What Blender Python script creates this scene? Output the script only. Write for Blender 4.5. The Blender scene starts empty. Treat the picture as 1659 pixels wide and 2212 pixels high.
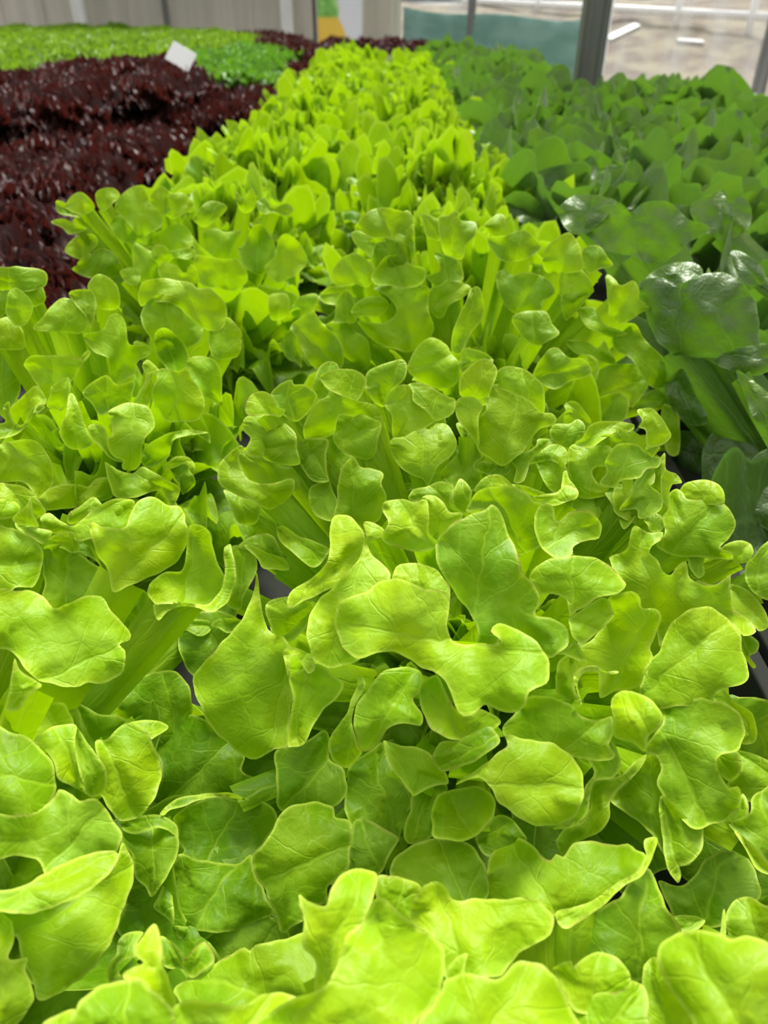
import bpy, bmesh, math, random
import numpy as np
from mathutils import Vector, Matrix, Euler
from mathutils.geometry import delaunay_2d_cdt

# ------------------------------------------------------------------ camera, world, light, exposure
SC = bpy.context.scene
COL = SC.collection
FPX, CX, CY = 1600.0, 829.5, 1106.0          # focal length in pixels of the 1659x2212 frame
PITCH = math.atan((CY + 15.0) / FPX)
YAW = math.atan(20.5 * math.cos(PITCH) / FPX)
H = 0.24                                      # camera height above the top of the crop
TOP = 0.96                                    # height of the crop tops above the floor
CAMZ = TOP + H
cam_d = bpy.data.cameras.new('camera'); cam = bpy.data.objects.new('camera', cam_d); COL.objects.link(cam)
cam.location = (0, 0, CAMZ)
cam.rotation_euler = (math.pi / 2 - PITCH, 0, YAW)
cam_d.sensor_fit = 'VERTICAL'; cam_d.sensor_height = 36.0; cam_d.lens = 36.0 * FPX / 2212.0
cam_d.clip_start = 0.02; cam_d.clip_end = 200
cam_d.dof.use_dof = True; cam_d.dof.focus_distance = 0.40; cam_d.dof.aperture_fstop = 10.0
SC.camera = cam
SC.view_settings.view_transform = 'Standard'; SC.view_settings.look = 'None'
SC.view_settings.gamma = 1.0; SC.view_settings.use_curve_mapping = False
SC.view_settings.exposure = 0.22
try:
    SC.cycles.max_bounces = 5; SC.cycles.diffuse_bounces = 3; SC.cycles.transmission_bounces = 4; SC.cycles.transparent_max_bounces = 12
    SC.cycles.use_denoising = True
    SC.cycles.use_adaptive_sampling = True; SC.cycles.adaptive_threshold = 0.05; SC.cycles.adaptive_min_samples = 12
    SC.cycles.sample_clamp_indirect = 8
except Exception:
    pass
world = bpy.data.worlds.new('sky'); SC.world = world; world.use_nodes = True
wn = world.node_tree.nodes; wl = world.node_tree.links; wn.clear()
wo = wn.new('ShaderNodeOutputWorld'); wb = wn.new('ShaderNodeBackground')
wt = wn.new('ShaderNodeTexCoord'); ws = wn.new('ShaderNodeSeparateXYZ'); wr = wn.new('ShaderNodeValToRGB')
wl.new(wt.outputs['Generated'], ws.inputs[0])
wm1 = wn.new('ShaderNodeMath'); wm1.operation = 'MULTIPLY_ADD'; wl.new(ws.outputs['Y'], wm1.inputs[0]); wm1.inputs[1].default_value = 0.28
wm2 = wn.new('ShaderNodeMath'); wm2.operation = 'MULTIPLY'; wl.new(ws.outputs['Z'], wm2.inputs[0]); wm2.inputs[1].default_value = 0.85
wl.new(wm2.outputs[0], wm1.inputs[2]); wl.new(wm1.outputs[0], wr.inputs[0])          # the open side of the house lies ahead
wr.color_ramp.elements[0].position = 0.0; wr.color_ramp.elements[0].color = (0.22, 0.22, 0.22, 1)
wr.color_ramp.elements[1].position = 0.85; wr.color_ramp.elements[1].color = (1.0, 1.0, 0.99, 1)
wl.new(wr.outputs[0], wb.inputs[0]); wb.inputs[1].default_value = 1.15
wl.new(wb.outputs[0], wo.inputs[0])
sun_d = bpy.data.lights.new('sun', 'SUN'); sun = bpy.data.objects.new('sun', sun_d); COL.objects.link(sun)
sun_d.energy = 5.6; sun_d.angle = math.radians(28); sun_d.color = (1.0, 0.98, 0.93)
sun.rotation_euler = (math.radians(-38), math.radians(12), 0)   # light from high up, a little from behind the beds

# ------------------------------------------------------------------ helpers
RC = Euler((math.pi / 2 - PITCH, 0, YAW)).to_matrix()
RCN = np.array(RC)
CAM = np.array([0, 0, CAMZ])
def rays(P):
    P = np.asarray(P, float)
    d = np.stack([(P[:, 0] - CX) / FPX, -(P[:, 1] - CY) / FPX, -np.ones(len(P))], 1)
    return d @ RCN.T
def at_z(x, y, z):
    d = rays([(x, y)])[0]
    return CAM + d * ((z - CAMZ) / d[2])
def at_y(x, y, Y):
    d = rays([(x, y)])[0]
    return CAM + d * (Y / d[1])
def project(p):
    q = RCN.T @ (np.asarray(p) - CAM)
    return CX + FPX * q[0] / -q[2], CY - FPX * q[1] / -q[2]

def props(o, label=None, cat=None, group=None, kind=None):
    if label: o['label'] = label
    if cat: o['category'] = cat
    if group: o['group'] = group
    if kind: o['kind'] = kind
    return o
def thing(name, loc, label, cat, group=None):
    o = bpy.data.objects.new(name, None); COL.objects.link(o); o.location = loc
    o.empty_display_size = 0.05
    return props(o, label, cat, group)
def mesh_obj(name, me, parent=None, loc=None):
    o = bpy.data.objects.new(name, me); COL.objects.link(o)
    if parent: o.parent = parent
    if loc is not None: o.location = loc
    return o
def bm_obj(name, bm, mat, parent=None, smooth=False, bevel=0):
    me = bpy.data.meshes.new(name)
    bmesh.ops.recalc_face_normals(bm, faces=bm.faces[:])
    bm.to_mesh(me); bm.free()
    if mat: me.materials.append(mat)
    if smooth:
        for p in me.polygons: p.use_smooth = True
    o = mesh_obj(name, me, parent)
    if bevel:
        m = o.modifiers.new('bevel', 'BEVEL'); m.width = bevel; m.segments = 2; m.limit_method = 'ANGLE'
    return o
def add_box(bm, c, s, rz=0, rx=0, ry=0):
    r = bmesh.ops.create_cube(bm, size=1)
    M = Matrix.Translation(c) @ Euler((rx, ry, rz)).to_matrix().to_4x4() @ Matrix.Diagonal((s[0], s[1], s[2], 1))
    bmesh.ops.transform(bm, matrix=M, verts=r['verts'])
def add_tube(bm, pts, r, n=10, close=True):
    rings = []
    for i, p in enumerate(pts):
        p = Vector(p)
        t = (Vector(pts[min(i + 1, len(pts) - 1)]) - Vector(pts[max(i - 1, 0)])).normalized()
        a = t.cross(Vector((0.13, 0.27, 1)) if abs(t.z) < .9 else Vector((1, 0.1, 0))).normalized(); b = t.cross(a)
        rr = r[i] if isinstance(r, (list, tuple)) else r
        rings.append([bm.verts.new(p + (a * math.cos(k * 2 * math.pi / n) + b * math.sin(k * 2 * math.pi / n)) * rr) for k in range(n)])
    for i in range(len(rings) - 1):
        for k in range(n):
            bm.faces.new((rings[i][k], rings[i][(k + 1) % n], rings[i + 1][(k + 1) % n], rings[i + 1][k]))
    if close:
        bm.faces.new(rings[0][::-1]); bm.faces.new(rings[-1])

# ------------------------------------------------------------------ materials
class NT:
    def __init__(s, name):
        s.m = bpy.data.materials.new(name); s.m.use_nodes = True
        s.t = s.m.node_tree; s.t.nodes.clear()
        s.out = s.t.nodes.new('ShaderNodeOutputMaterial')
    def n(s, kind, **kw):
        n = s.t.nodes.new(kind)
        for k, v in kw.items():
            if k.startswith('i_'):
                k2 = k[2:]; k2 = int(k2) if k2.isdigit() else k2.replace('_', ' ')
                if isinstance(v, bpy.types.NodeSocket): s.t.links.new(v, n.inputs[k2])
                else: n.inputs[k2].default_value = v
            else: setattr(n, k, v)
        return n
    def math(s, op, a, b=0.0, c=0.0, clamp=False):
        n = s.t.nodes.new('ShaderNodeMath'); n.operation = op; n.use_clamp = clamp
        for i, v in enumerate((a, b, c)):
            if isinstance(v, bpy.types.NodeSocket): s.t.links.new(v, n.inputs[i])
            else: n.inputs[i].default_value = v
        return n.outputs[0]
    def mix(s, f, a, b, mode='MIX'):
        n = s.t.nodes.new('ShaderNodeMix'); n.data_type = 'RGBA'; n.blend_type = mode
        for i, v in ((0, f), (6, a), (7, b)):
            if isinstance(v, bpy.types.NodeSocket): s.t.links.new(v, n.inputs[i])
            else: n.inputs[i].default_value = (*v, 1) if isinstance(v, tuple) and len(v) == 3 else v
        return n.outputs[2]
    def ramp(s, f, stops):
        n = s.t.nodes.new('ShaderNodeValToRGB'); s.t.links.new(f, n.inputs[0])
        e = n.color_ramp.elements
        while len(e) < len(stops): e.new(0.5)
        for k, (p, c) in enumerate(stops):
            e[k].position = p; e[k].color = (*c, 1) if len(c) == 3 else c
        return n.outputs[0]

def smoothstep_node(N, v, a, b):
    n = N.n('ShaderNodeMapRange', interpolation_type='SMOOTHSTEP')
    N.t.links.new(v, n.inputs[0]); n.inputs[1].default_value = a; n.inputs[2].default_value = b
    n.inputs[3].default_value = 0; n.inputs[4].default_value = 1
    return n.outputs[0]

def leaf_material(name, base, dark, young, rim, vein, trans, rough=0.38, spec=0.5, quilt=1.0, tfac=0.42,
                  cell=110.0, sheen=0.0, speck=True, veinamt=1.0, under=None, underamt=0.0, bloom=((0.4, 0.5, 0.2), 0.0)):
    """two sided leaf: veined, quilted blade that lets light through, paler rim; UV is in metres across / along the blade"""
    N = NT(name)
    uv = N.n('ShaderNodeUVMap').outputs[0]
    rnd = N.n('ShaderNodeAttribute', attribute_name='leafvar').outputs['Fac']
    rimd = N.n('ShaderNodeAttribute', attribute_name='rim').outputs['Fac']   # distance from the blade's edge in metres
    oi = N.n('ShaderNodeObjectInfo').outputs['Random']
    sh = N.n('ShaderNodeCombineXYZ', i_2=N.math('MULTIPLY', N.math('ADD', rnd, oi), 7.3)).outputs[0]
    p = N.n('ShaderNodeVectorMath', operation='ADD', i_0=uv, i_1=sh).outputs[0]
    warp = N.n('ShaderNodeTexNoise', i_Vector=p, i_Scale=60.0, i_Detail=2.0)
    wv = N.n('ShaderNodeVectorMath', operation='SCALE', i_0=N.n('ShaderNodeVectorMath', operation='SUBTRACT', i_0=warp.outputs['Color'], i_1=(0.5, 0.5, 0.5)).outputs[0], i_Scale=0.010).outputs[0]
    pw = N.n('ShaderNodeVectorMath', operation='ADD', i_0=p, i_1=wv).outputs[0]
    vo = N.n('ShaderNodeTexVoronoi', feature='DISTANCE_TO_EDGE', i_Vector=pw, i_Scale=cell)
    net = N.math('SUBTRACT', 1.0, smoothstep_node(N, vo.outputs['Distance'], 0.0, 0.07))
    vo2 = N.n('ShaderNodeTexVoronoi', feature='DISTANCE_TO_EDGE', i_Vector=pw, i_Scale=cell * 0.42)
    net2 = N.math('SUBTRACT', 1.0, smoothstep_node(N, vo2.outputs['Distance'], 0.0, 0.05))
    # midrib and side veins
    uvw = N.n('ShaderNodeVectorMath', operation='ADD', i_0=uv, i_1=wv).outputs[0]
    sx = N.n('ShaderNodeSeparateXYZ', i_0=uvw)
    u, v = sx.outputs[0], sx.outputs[1]
    au = N.math('ABSOLUTE', u)
    mid = N.math('SUBTRACT', 1.0, smoothstep_node(N, au, 0.0002, 0.0014))
    sgn = N.math('MULTIPLY', N.math('SIGN', u), 0.006)
    q = N.math('ADD', N.math('SUBTRACT', v, N.math('MULTIPLY', au, 0.9)), sgn)
    fr = N.math('FRACT', N.math('ADD', N.math('MULTIPLY', q, 42.0), rnd))
    lat = N.math('ABSOLUTE', N.math('SUBTRACT', fr, 0.5))
    lat = N.math('SUBTRACT', 1.0, smoothstep_node(N, lat, 0.0, 0.045))
    lat = N.math('MULTIPLY', lat, N.math('SUBTRACT', 1.0, smoothstep_node(N, au, 0.008, 0.03)))
    veins = N.math('MAXIMUM', mid, N.math('MAXIMUM', N.math('MULTIPLY', lat, 0.75), N.math('MAXIMUM', N.math('MULTIPLY', net2, 0.45), N.math('MULTIPLY', net, 0.22))))
    veins = N.math('MULTIPLY', veins, veinamt)
    # colour
    big = N.n('ShaderNodeTexNoise', i_Vector=p, i_Scale=22.0, i_Detail=3.0, i_Roughness=0.55).outputs['Fac']
    c = N.mix(smoothstep_node(N, big, 0.36, 0.66), base, young)
    c = N.mix(N.math('MULTIPLY', smoothstep_node(N, N.math('FRACT', N.math('ADD', rnd, N.math('MULTIPLY', oi, 3.7))), 0.45, 1.0), 0.6), c, dark)
    age_shade = N.n('ShaderNodeAttribute', attribute_name='age_shade').outputs['Fac']
    c = N.mix(N.math('MULTIPLY', smoothstep_node(N, age_shade, 0.25, 1.0), 0.7), c, dark)  # older leaves are deeper green; shade on low leaves is painted in as well
    c = N.mix(N.math('MULTIPLY', veins, 0.5), c, vein)
    blo = N.n('ShaderNodeTexNoise', i_Vector=pw, i_Scale=34.0, i_Detail=3.0, i_Roughness=0.6).outputs['Fac']
    c = N.mix(N.math('MULTIPLY', smoothstep_node(N, blo, 0.50, 0.68), bloom[1]), c, bloom[0])
    edge = N.math('SUBTRACT', 1.0, smoothstep_node(N, rimd, 0.0002, 0.0019))
    c = N.mix(N.math('MULTIPLY', edge, 0.6), c, rim)
    if speck:
        sp = N.n('ShaderNodeTexNoise', i_Vector=p, i_Scale=260.0, i_Detail=2.0).outputs['Fac']
        sp2 = N.n('ShaderNodeTexNoise', i_Vector=p, i_Scale=35.0).outputs['Fac']
        br = N.math('MULTIPLY', smoothstep_node(N, sp, 0.66, 0.74), smoothstep_node(N, sp2, 0.58, 0.68))
        br = N.math('ADD', N.math('MULTIPLY', br, 0.5), N.math('MULTIPLY', N.math('SUBTRACT', 1.0, smoothstep_node(N, rimd, 0.0, 0.0016)), N.math('MULTIPLY', smoothstep_node(N, sp2, 0.60, 0.70), 0.6)), clamp=True)
        c = N.mix(br, c, (0.22, 0.12, 0.03))
    tc = N.mix(0.75, c, trans)
    if under:                                     # the blade's underside is paler and duller
        bf = N.n('ShaderNodeNewGeometry').outputs['Backfacing']
        c = N.mix(N.math('MULTIPLY', bf, underamt), c, under)
    # quilted surface
    qv = N.n('ShaderNodeTexVoronoi', feature='SMOOTH_F1', i_Vector=pw, i_Scale=cell * 0.62, i_Smoothness=0.6).outputs['Distance']
    qn = N.n('ShaderNodeTexNoise', i_Vector=p, i_Scale=130.0, i_Detail=2.0).outputs['Fac']
    qn = N.math('ADD', qn, N.math('MULTIPLY', N.n('ShaderNodeTexNoise', i_Vector=p, i_Scale=420.0, i_Detail=1.0).outputs['Fac'], 0.35))
    hgt = N.math('ADD', N.math('MULTIPLY', qv, -0.75), N.math('ADD', N.math('MULTIPLY', qn, 0.45), N.math('MULTIPLY', veins, -0.16)))
    bump = N.n('ShaderNodeBump', i_Strength=0.55 * quilt, i_Distance=0.0022, i_Height=hgt).outputs[0]
    pb = N.n('ShaderNodeBsdfPrincipled', i_Base_Color=c, i_Roughness=rough, i_Normal=bump)
    pb.inputs['Specular IOR Level'].default_value = spec
    if sheen:
        pb.inputs['Sheen Weight'].default_value = sheen; pb.inputs['Sheen Roughness'].default_value = 0.4
    tr = N.n('ShaderNodeBsdfTranslucent', i_Color=tc, i_Normal=bump)
    mx = N.n('ShaderNodeMixShader', i_0=tfac, i_1=pb.outputs[0], i_2=tr.outputs[0])
    N.t.links.new(mx.outputs[0], N.out.inputs[0])
    return N.m

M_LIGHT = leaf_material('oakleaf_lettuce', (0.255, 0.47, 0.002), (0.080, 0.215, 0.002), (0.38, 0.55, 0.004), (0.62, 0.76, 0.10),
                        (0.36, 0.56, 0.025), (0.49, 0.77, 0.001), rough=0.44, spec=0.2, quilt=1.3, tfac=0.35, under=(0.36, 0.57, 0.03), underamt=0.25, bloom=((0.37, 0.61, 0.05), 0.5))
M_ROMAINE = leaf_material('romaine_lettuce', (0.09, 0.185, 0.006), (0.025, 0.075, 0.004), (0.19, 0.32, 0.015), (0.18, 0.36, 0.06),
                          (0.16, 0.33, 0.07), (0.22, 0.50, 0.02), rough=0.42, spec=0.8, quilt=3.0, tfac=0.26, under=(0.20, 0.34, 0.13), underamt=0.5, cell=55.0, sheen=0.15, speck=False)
M_RED = leaf_material('red_lettuce', (0.046, 0.018, 0.016), (0.022, 0.011, 0.010), (0.080, 0.022, 0.022), (0.11, 0.036, 0.032),
                      (0.08, 0.03, 0.02), (0.20, 0.03, 0.02), rough=0.5, spec=0.28, quilt=1.5, tfac=0.15, speck=False)
M_FRILL = leaf_material('green_frilly_lettuce', (0.15, 0.30, 0.02), (0.07, 0.19, 0.012), (0.26, 0.43, 0.02), (0.30, 0.45, 0.05),
                        (0.28, 0.5, 0.05), (0.32, 0.55, 0.02), rough=0.45, spec=0.4, quilt=1.2, tfac=0.35, speck=False)
M_FRILLD = leaf_material('dark_frilly_lettuce', (0.10, 0.28, 0.03), (0.07, 0.2, 0.02), (0.14, 0.34, 0.03), (0.2, 0.4, 0.06),
                         (0.16, 0.36, 0.05), (0.22, 0.5, 0.02), rough=0.45, spec=0.4, quilt=1.2, tfac=0.3, speck=False)

M_TAGW = None
def plain(name, col, rough=0.6, noise=0.0, scale=8.0, metal=0.0, col2=None, stretch=(1, 1, 1)):
    N = NT(name)
    tc = N.n('ShaderNodeTexCoord').outputs['Object']
    mp = N.n('ShaderNodeMapping', i_Vector=tc, i_Scale=stretch).outputs[0]
    nz = N.n('ShaderNodeTexNoise', i_Vector=mp, i_Scale=scale, i_Detail=4.0).outputs['Fac']
    c2 = col2 or tuple(x * (1 - noise) for x in col)
    c = N.mix(smoothstep_node(N, nz, 0.35, 0.65), col, c2)
    pb = N.n('ShaderNodeBsdfPrincipled', i_Base_Color=c, i_Roughness=rough, i_Metallic=metal)
    bp = N.n('ShaderNodeBump', i_Strength=0.15, i_Distance=0.01, i_Height=nz)
    N.t.links.new(bp.outputs[0], pb.inputs['Normal'])
    N.t.links.new(pb.outputs[0], N.out.inputs[0])
    return N.m
# ------------------------------------------------------------------ leaf blades
def spline_closed(P, step):
    P = np.asarray(P, float); n = len(P); out = []
    for i in range(n):
        p0, p1, p2, p3 = P[i - 1], P[i], P[(i + 1) % n], P[(i + 2) % n]
        k = max(1, int(round(np.linalg.norm(p2 - p1) / step)))
        t = (np.arange(k) / k)[:, None]
        out.append(0.5 * ((2 * p1) + (-p0 + p2) * t + (2 * p0 - 5 * p1 + 4 * p2 - p3) * t ** 2 + (-p0 + 3 * p1 - 3 * p2 + p3) * t ** 3))
    return np.concatenate(out)

def triangulate(B, step, rng):
    """B closed outline, returns verts (N,2), tris, distance to the outline, outline arc position"""
    nb = len(B)
    lo, hi = B.min(0), B.max(0)
    xs = np.arange(lo[0], hi[0], step); ys = np.arange(lo[1], hi[1], step * 0.87)
    G = [((x + (0.5 * step if j % 2 else 0)), y) for j, y in enumerate(ys) for x in xs]
    G = np.array(G) if G else np.zeros((0, 2))
    G = G + rng.uniform(-.12, .12, G.shape) * step
    x0, y0 = B[:, 0], B[:, 1]; x1, y1 = np.roll(x0, -1), np.roll(y0, -1)
    if len(G):
        gx, gy = G[:, :1], G[:, 1:]
        cond = ((y0 > gy) != (y1 > gy))
        xi = (x1 - x0) * (gy - y0) / np.where(y1 == y0, 1e-9, (y1 - y0)) + x0
        inside = (np.sum(cond & (gx < xi), 1) % 2) == 1
        dd = np.sqrt(((G[:, None, :] - B[None]) ** 2).sum(2)).min(1)
        G = G[inside & (dd > step * 0.5)]
    V = np.concatenate([B, G])
    edges = [(i, (i + 1) % nb) for i in range(nb)]
    r = delaunay_2d_cdt([Vector(v) for v in V], edges, [], 1, 1e-7)
    V2 = np.array([tuple(v) for v in r[0]]); T = [tuple(t) for t in r[2]]
    D = np.sqrt(((V2[:, None, :] - B[None]) ** 2).sum(2))
    idx = D.argmin(1); d = D[np.arange(len(V2)), idx]
    seg = np.linalg.norm(np.roll(B, -1, 0) - B, axis=1); arc = np.concatenate([[0], np.cumsum(seg)[:-1]])
    return V2, T, d, arc[idx], seg.sum()

def build_mesh(name, P3, T, uv, rimd, var, mat, age_shade=0.4):
    me = bpy.data.meshes.new(name)
    me.from_pydata([tuple(p) for p in P3], [], T)
    me.materials.append(mat)
    ul = me.uv_layers.new(name='UVMap')
    li = np.empty(len(me.loops), int); me.loops.foreach_get('vertex_index', li)
    ul.data.foreach_set('uv', np.asarray(uv, np.float32)[li].ravel())
    a = me.attributes.new('rim', 'FLOAT', 'POINT'); a.data.foreach_set('value', np.asarray(rimd, np.float32))
    a = me.attributes.new('leafvar', 'FLOAT', 'POINT')
    a.data.foreach_set('value', np.broadcast_to(np.asarray(var, np.float32), (len(P3),)).copy())
    a = me.attributes.new('age_shade', 'FLOAT', 'POINT')          # 0 heart leaf ... 1 oldest outer or lowest leaf, darkened to deepen shade too
    a.data.foreach_set('value', np.broadcast_to(np.asarray(age_shade, np.float32), (len(P3),)).copy())
    me.polygons.foreach_set('use_smooth', [True] * len(me.polygons))
    me.update()
    return me

def polar_outline(rng, L, W, k, depth, cy=0.62, stem=0.007, sharp=0.0):
    """lobed blade on a short stem, base at the origin, y along the midrib"""
    ph = rng.uniform(0, 6.28); pts = []
    th = np.radians(np.linspace(-142, 142, 40))
    for t in th:
        r = 1 + depth * math.cos(k * t + ph) + depth * 0.4 * math.cos((2 * k + 1) * t + ph * 2) + sharp * rng.uniform(-1, 1)
        a = (1 - cy) * L if abs(t) < math.pi / 2 else cy * L * 0.72
        pts.append((math.sin(t) * W / 2 * r, cy * L + math.cos(t) * a * r))
    pts += [(stem * 1.6, L * 0.10), (stem, 0.0), (-stem, 0.0), (-stem * 1.6, L * 0.10)]
    return np.array(pts)

def leaf_data(rng, L, W, k=4, depth=0.14, a0=0.3, bend=0.6, curl=0.8, cup=0.5, fold=0.0, ruf=0.012, rufw=0.02, waves=7,
              step=0.006, cy=0.62, twist=0.0, sharp=0.0, qu=1.0):
    out = polar_outline(rng, L, W, k, depth, cy, sharp=sharp)
    B = spline_closed(out, step * 0.9)
    V, T, d, s, per = triangulate(B, step, rng)
    x, y = V[:, 0], V[:, 1]
    # centre line
    yy = np.linspace(0, L * 1.15, 60); phi = a0 + bend * (yy / L) + curl * (yy / L) ** 3
    dr = np.sin(phi); dz = np.cos(phi)
    r = np.concatenate([[0], np.cumsum((dr[1:] + dr[:-1]) / 2 * np.diff(yy))]); z = np.concatenate([[0], np.cumsum((dz[1:] + dz[:-1]) / 2 * np.diff(yy))])
    yc = np.clip(y, 0, None)
    ph = np.interp(yc, yy, phi); rr = np.interp(yc, yy, r); zz = np.interp(yc, yy, z)
    ramp = np.clip(y / L * 1.6 - 0.3, 0, 1)
    off = cup * x ** 2 / W * 2 + fold * np.abs(x)
    a1, a2, a3 = rng.uniform(0, 6.28, 3)
    sw = s / per * 2 * math.pi
    wave = np.sin(waves * sw + a1) + 0.55 * np.sin((waves * 1.7 // 1 + 1) * sw + a2)
    off = off + ruf * np.exp(-d / rufw) * wave * ramp
    off = off + qu * 0.0015 * np.sin(x * 160 + a1) * np.sin(y * 140 + a2) * ramp + 0.006 * qu ** 0.5 * np.sin(x * 38 + a3) * np.sin(y * 32 + a1) * ramp
    xs = x * (1 - 0.10 * ramp * np.exp(-d / rufw))
    tw = twist * y / L
    nx = xs * np.cos(tw) ; no = off + xs * np.sin(tw)
    P = np.stack([nx, rr - np.cos(ph) * no, zz + np.sin(ph) * no], 1)
    return P, T, V, d

def rotz(P, a):
    c, s = math.cos(a), math.sin(a)
    return np.stack([P[:, 0] * c - P[:, 1] * s, P[:, 0] * s + P[:, 1] * c, P[:, 2]], 1)

# ------------------------------------------------------------------ whole heads
GA = math.radians(137.508)
def head_spec(kind, rng, n, i):
    """leaf parameters from the heart (i=0) to the outermost leaf"""
    f = (i + 0.5) / n
    if kind == 'under':      # the low spreading leaves at the foot of a head
        return dict(L=0.13 + 0.05 * f, W=0.09 + 0.03 * f, k=4, depth=0.12, a0=math.radians(80 + 12 * f), bend=0.1, curl=0.1 + 0.2 * rng.random(), cup=rng.uniform(-.2, .4),
                    ruf=0.010, rufw=0.018, waves=6, twist=rng.uniform(-.3, .3)), 0.01, 0.004
    if kind == 'crown':      # tightly folded lobes of the heads further back
        return dict(L=0.070 + 0.030 * f, W=0.050 + 0.018 * f, k=int(rng.integers(4, 7)), depth=0.14 + .08 * rng.random(),
                    a0=math.radians(5 + 50 * f), bend=0.2 + 0.5 * f, curl=rng.uniform(.6, 1.8), cup=rng.uniform(-1.0, 2.0), fold=rng.uniform(-.1, .2),
                    ruf=0.016, rufw=0.012, waves=int(rng.integers(5, 9)), twist=rng.uniform(-.5, .5), cy=0.58, qu=1.5), 0.004 + 0.085 * f, 0.052 * (1 - f ** 1.5)
    if kind == 'light':
        return dict(L=0.076 + 0.046 * f + rng.uniform(-.008, .008), W=0.052 + 0.026 * f, k=int(rng.integers(3, 7)), depth=0.13 + .08 * rng.random(),
                    a0=math.radians(2 + 52 * f ** 1.1), bend=0.15 + 0.55 * f, curl=rng.uniform(.2, 1.3), cup=rng.uniform(-1.2, 1.6),
                    fold=rng.uniform(-.15, .15), ruf=0.012 + .008 * f, rufw=0.012 + .008 * f, qu=1.3, waves=int(rng.integers(4, 8)), twist=rng.uniform(-.5, .5), cy=0.62), 0.004 + 0.066 * f, 0.038 * (1 - f)
    if kind == 'romaine':
        return dict(L=0.12 + 0.10 * f, W=0.09 + 0.055 * f, k=2, depth=0.03, a0=math.radians(3 + 42 * f), bend=0.15 + 0.35 * f, curl=0.4 + 1.5 * rng.random(),
                    cup=rng.uniform(-.3, 1.5), fold=rng.uniform(0, .3), ruf=0.018, rufw=0.022, waves=int(rng.integers(4, 8)), twist=rng.uniform(-.5, .5), cy=0.58, qu=3.2), 0.005 + 0.025 * f, 0.01 * (1 - f)
    if kind == 'red':
        return dict(L=0.08 + 0.04 * f, W=0.06 + 0.03 * f, k=5, depth=0.12, a0=math.radians(3 + 55 * f), bend=0.2, curl=0.3 + rng.random(),
                    cup=rng.uniform(0, 1), ruf=0.013, rufw=0.014, waves=16, twist=rng.uniform(-.8, .8), sharp=0.09), 0.005 + 0.03 * f, 0.02 * (1 - f)
    return dict(L=0.09 + 0.05 * f, W=0.05 + 0.03 * f, k=6, depth=0.10, a0=math.radians(3 + 58 * f), bend=0.2, curl=0.3 + .8 * rng.random(),
                cup=rng.uniform(0, 1), ruf=0.012, rufw=0.012, waves=14, twist=rng.uniform(-.8, .8), sharp=0.06), 0.005 + 0.03 * f, 0.02 * (1 - f)

def joined_head(name, kind, n, step, seed, mat, scale=1.0):
    rng = np.random.default_rng(seed)
    Ps, Ts, UV, R, VA, AG, o = [], [], [], [], [], [], 0
    for i in range(n):
        sp, r0, z0 = head_spec(kind, rng, n, i)
        P, T, V, d = leaf_data(rng, step=step, **sp)
        P = P + np.array([0, r0, z0]); P = rotz(P, i * GA + rng.uniform(-.2, .2)) * scale
        Ps.append(P); Ts += [tuple(t + o for t in tr) for tr in T]; o += len(P)
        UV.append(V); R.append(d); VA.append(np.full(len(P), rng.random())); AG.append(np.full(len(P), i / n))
    return build_mesh(name, np.concatenate(Ps), Ts, np.concatenate(UV), np.concatenate(R), np.concatenate(VA), mat, np.concatenate(AG))

def leaf_pool(kind, n, step, seed, mat):
    rng = np.random.default_rng(seed); pool = []
    for i in range(n):
        sp, r0, z0 = head_spec(kind, rng, n, i)
        P, T, V, d = leaf_data(rng, step=step, **sp)
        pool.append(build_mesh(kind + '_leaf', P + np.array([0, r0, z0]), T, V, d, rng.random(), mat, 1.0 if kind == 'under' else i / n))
    return pool
# ------------------------------------------------------------------ the setting
M_FLOOR = plain('pale_concrete', (0.50, 0.48, 0.44), 0.85, 0.15, 3.0)
M_WALL = plain('grey_beige_board', (0.60, 0.57, 0.49), 0.7, 0.0, 2.2, col2=(0.53, 0.50, 0.43), stretch=(6, 1, 0.25))
M_WHITE = plain('white_paint', (0.90, 0.90, 0.90), 0.5, 0.05)
M_GREYPOST = plain('galvanised_post', (0.24, 0.24, 0.235), 0.45, 0.2, 20, metal=0.3, stretch=(1, 1, 0.1))
M_DARK = plain('dark_grey_frame', (0.06, 0.06, 0.065), 0.5, 0.1)
M_NET = plain('teal_shade_net', (0.16, 0.33, 0.27), 0.8, 0.0, 3.0, col2=(0.24, 0.42, 0.36), stretch=(1, 1, 3))
M_BANK = plain('dry_bank', (0.14, 0.11, 0.085), 0.95, 0.0, 2.2, col2=(0.25, 0.22, 0.15))
M_SOIL = plain('growing_tray', (0.018, 0.02, 0.015), 1.0, 0.3, 20)
M_TRAY = plain('weathered_plank', (0.36, 0.35, 0.33), 0.45, 0.08)
M_STEEL = plain('bench_steel', (0.30, 0.31, 0.31), 0.4, 0.1, metal=0.6)

def box_struct(name, c, s, mat, rz=0):
    bm = bmesh.new(); add_box(bm, (0, 0, 0), s)
    o = bm_obj(name, bm, mat); o.location = c; o.rotation_euler.z = rz
    return props(o, kind='structure')
box_struct('floor', (0, 12.0, -0.05), (60, 32, 0.1), M_FLOOR)

WY = 9.0                                      # far end wall of the greenhouse
XR = at_y(868, 40, WY)[0]
# ribbed wall boards on the left part
bm = bmesh.new(); x = -9.0
while x < XR - 0.001:
    w = min(0.42, XR - x)
    add_box(bm, (x + w / 2, WY, 1.5), (w - 0.015, 0.04, 3.0)); add_box(bm, (x, WY - 0.02, 1.5), (0.03, 0.03, 3.0))
    x += 0.42
props(bm_obj('wall_back', bm, M_WALL), kind='structure')

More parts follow.
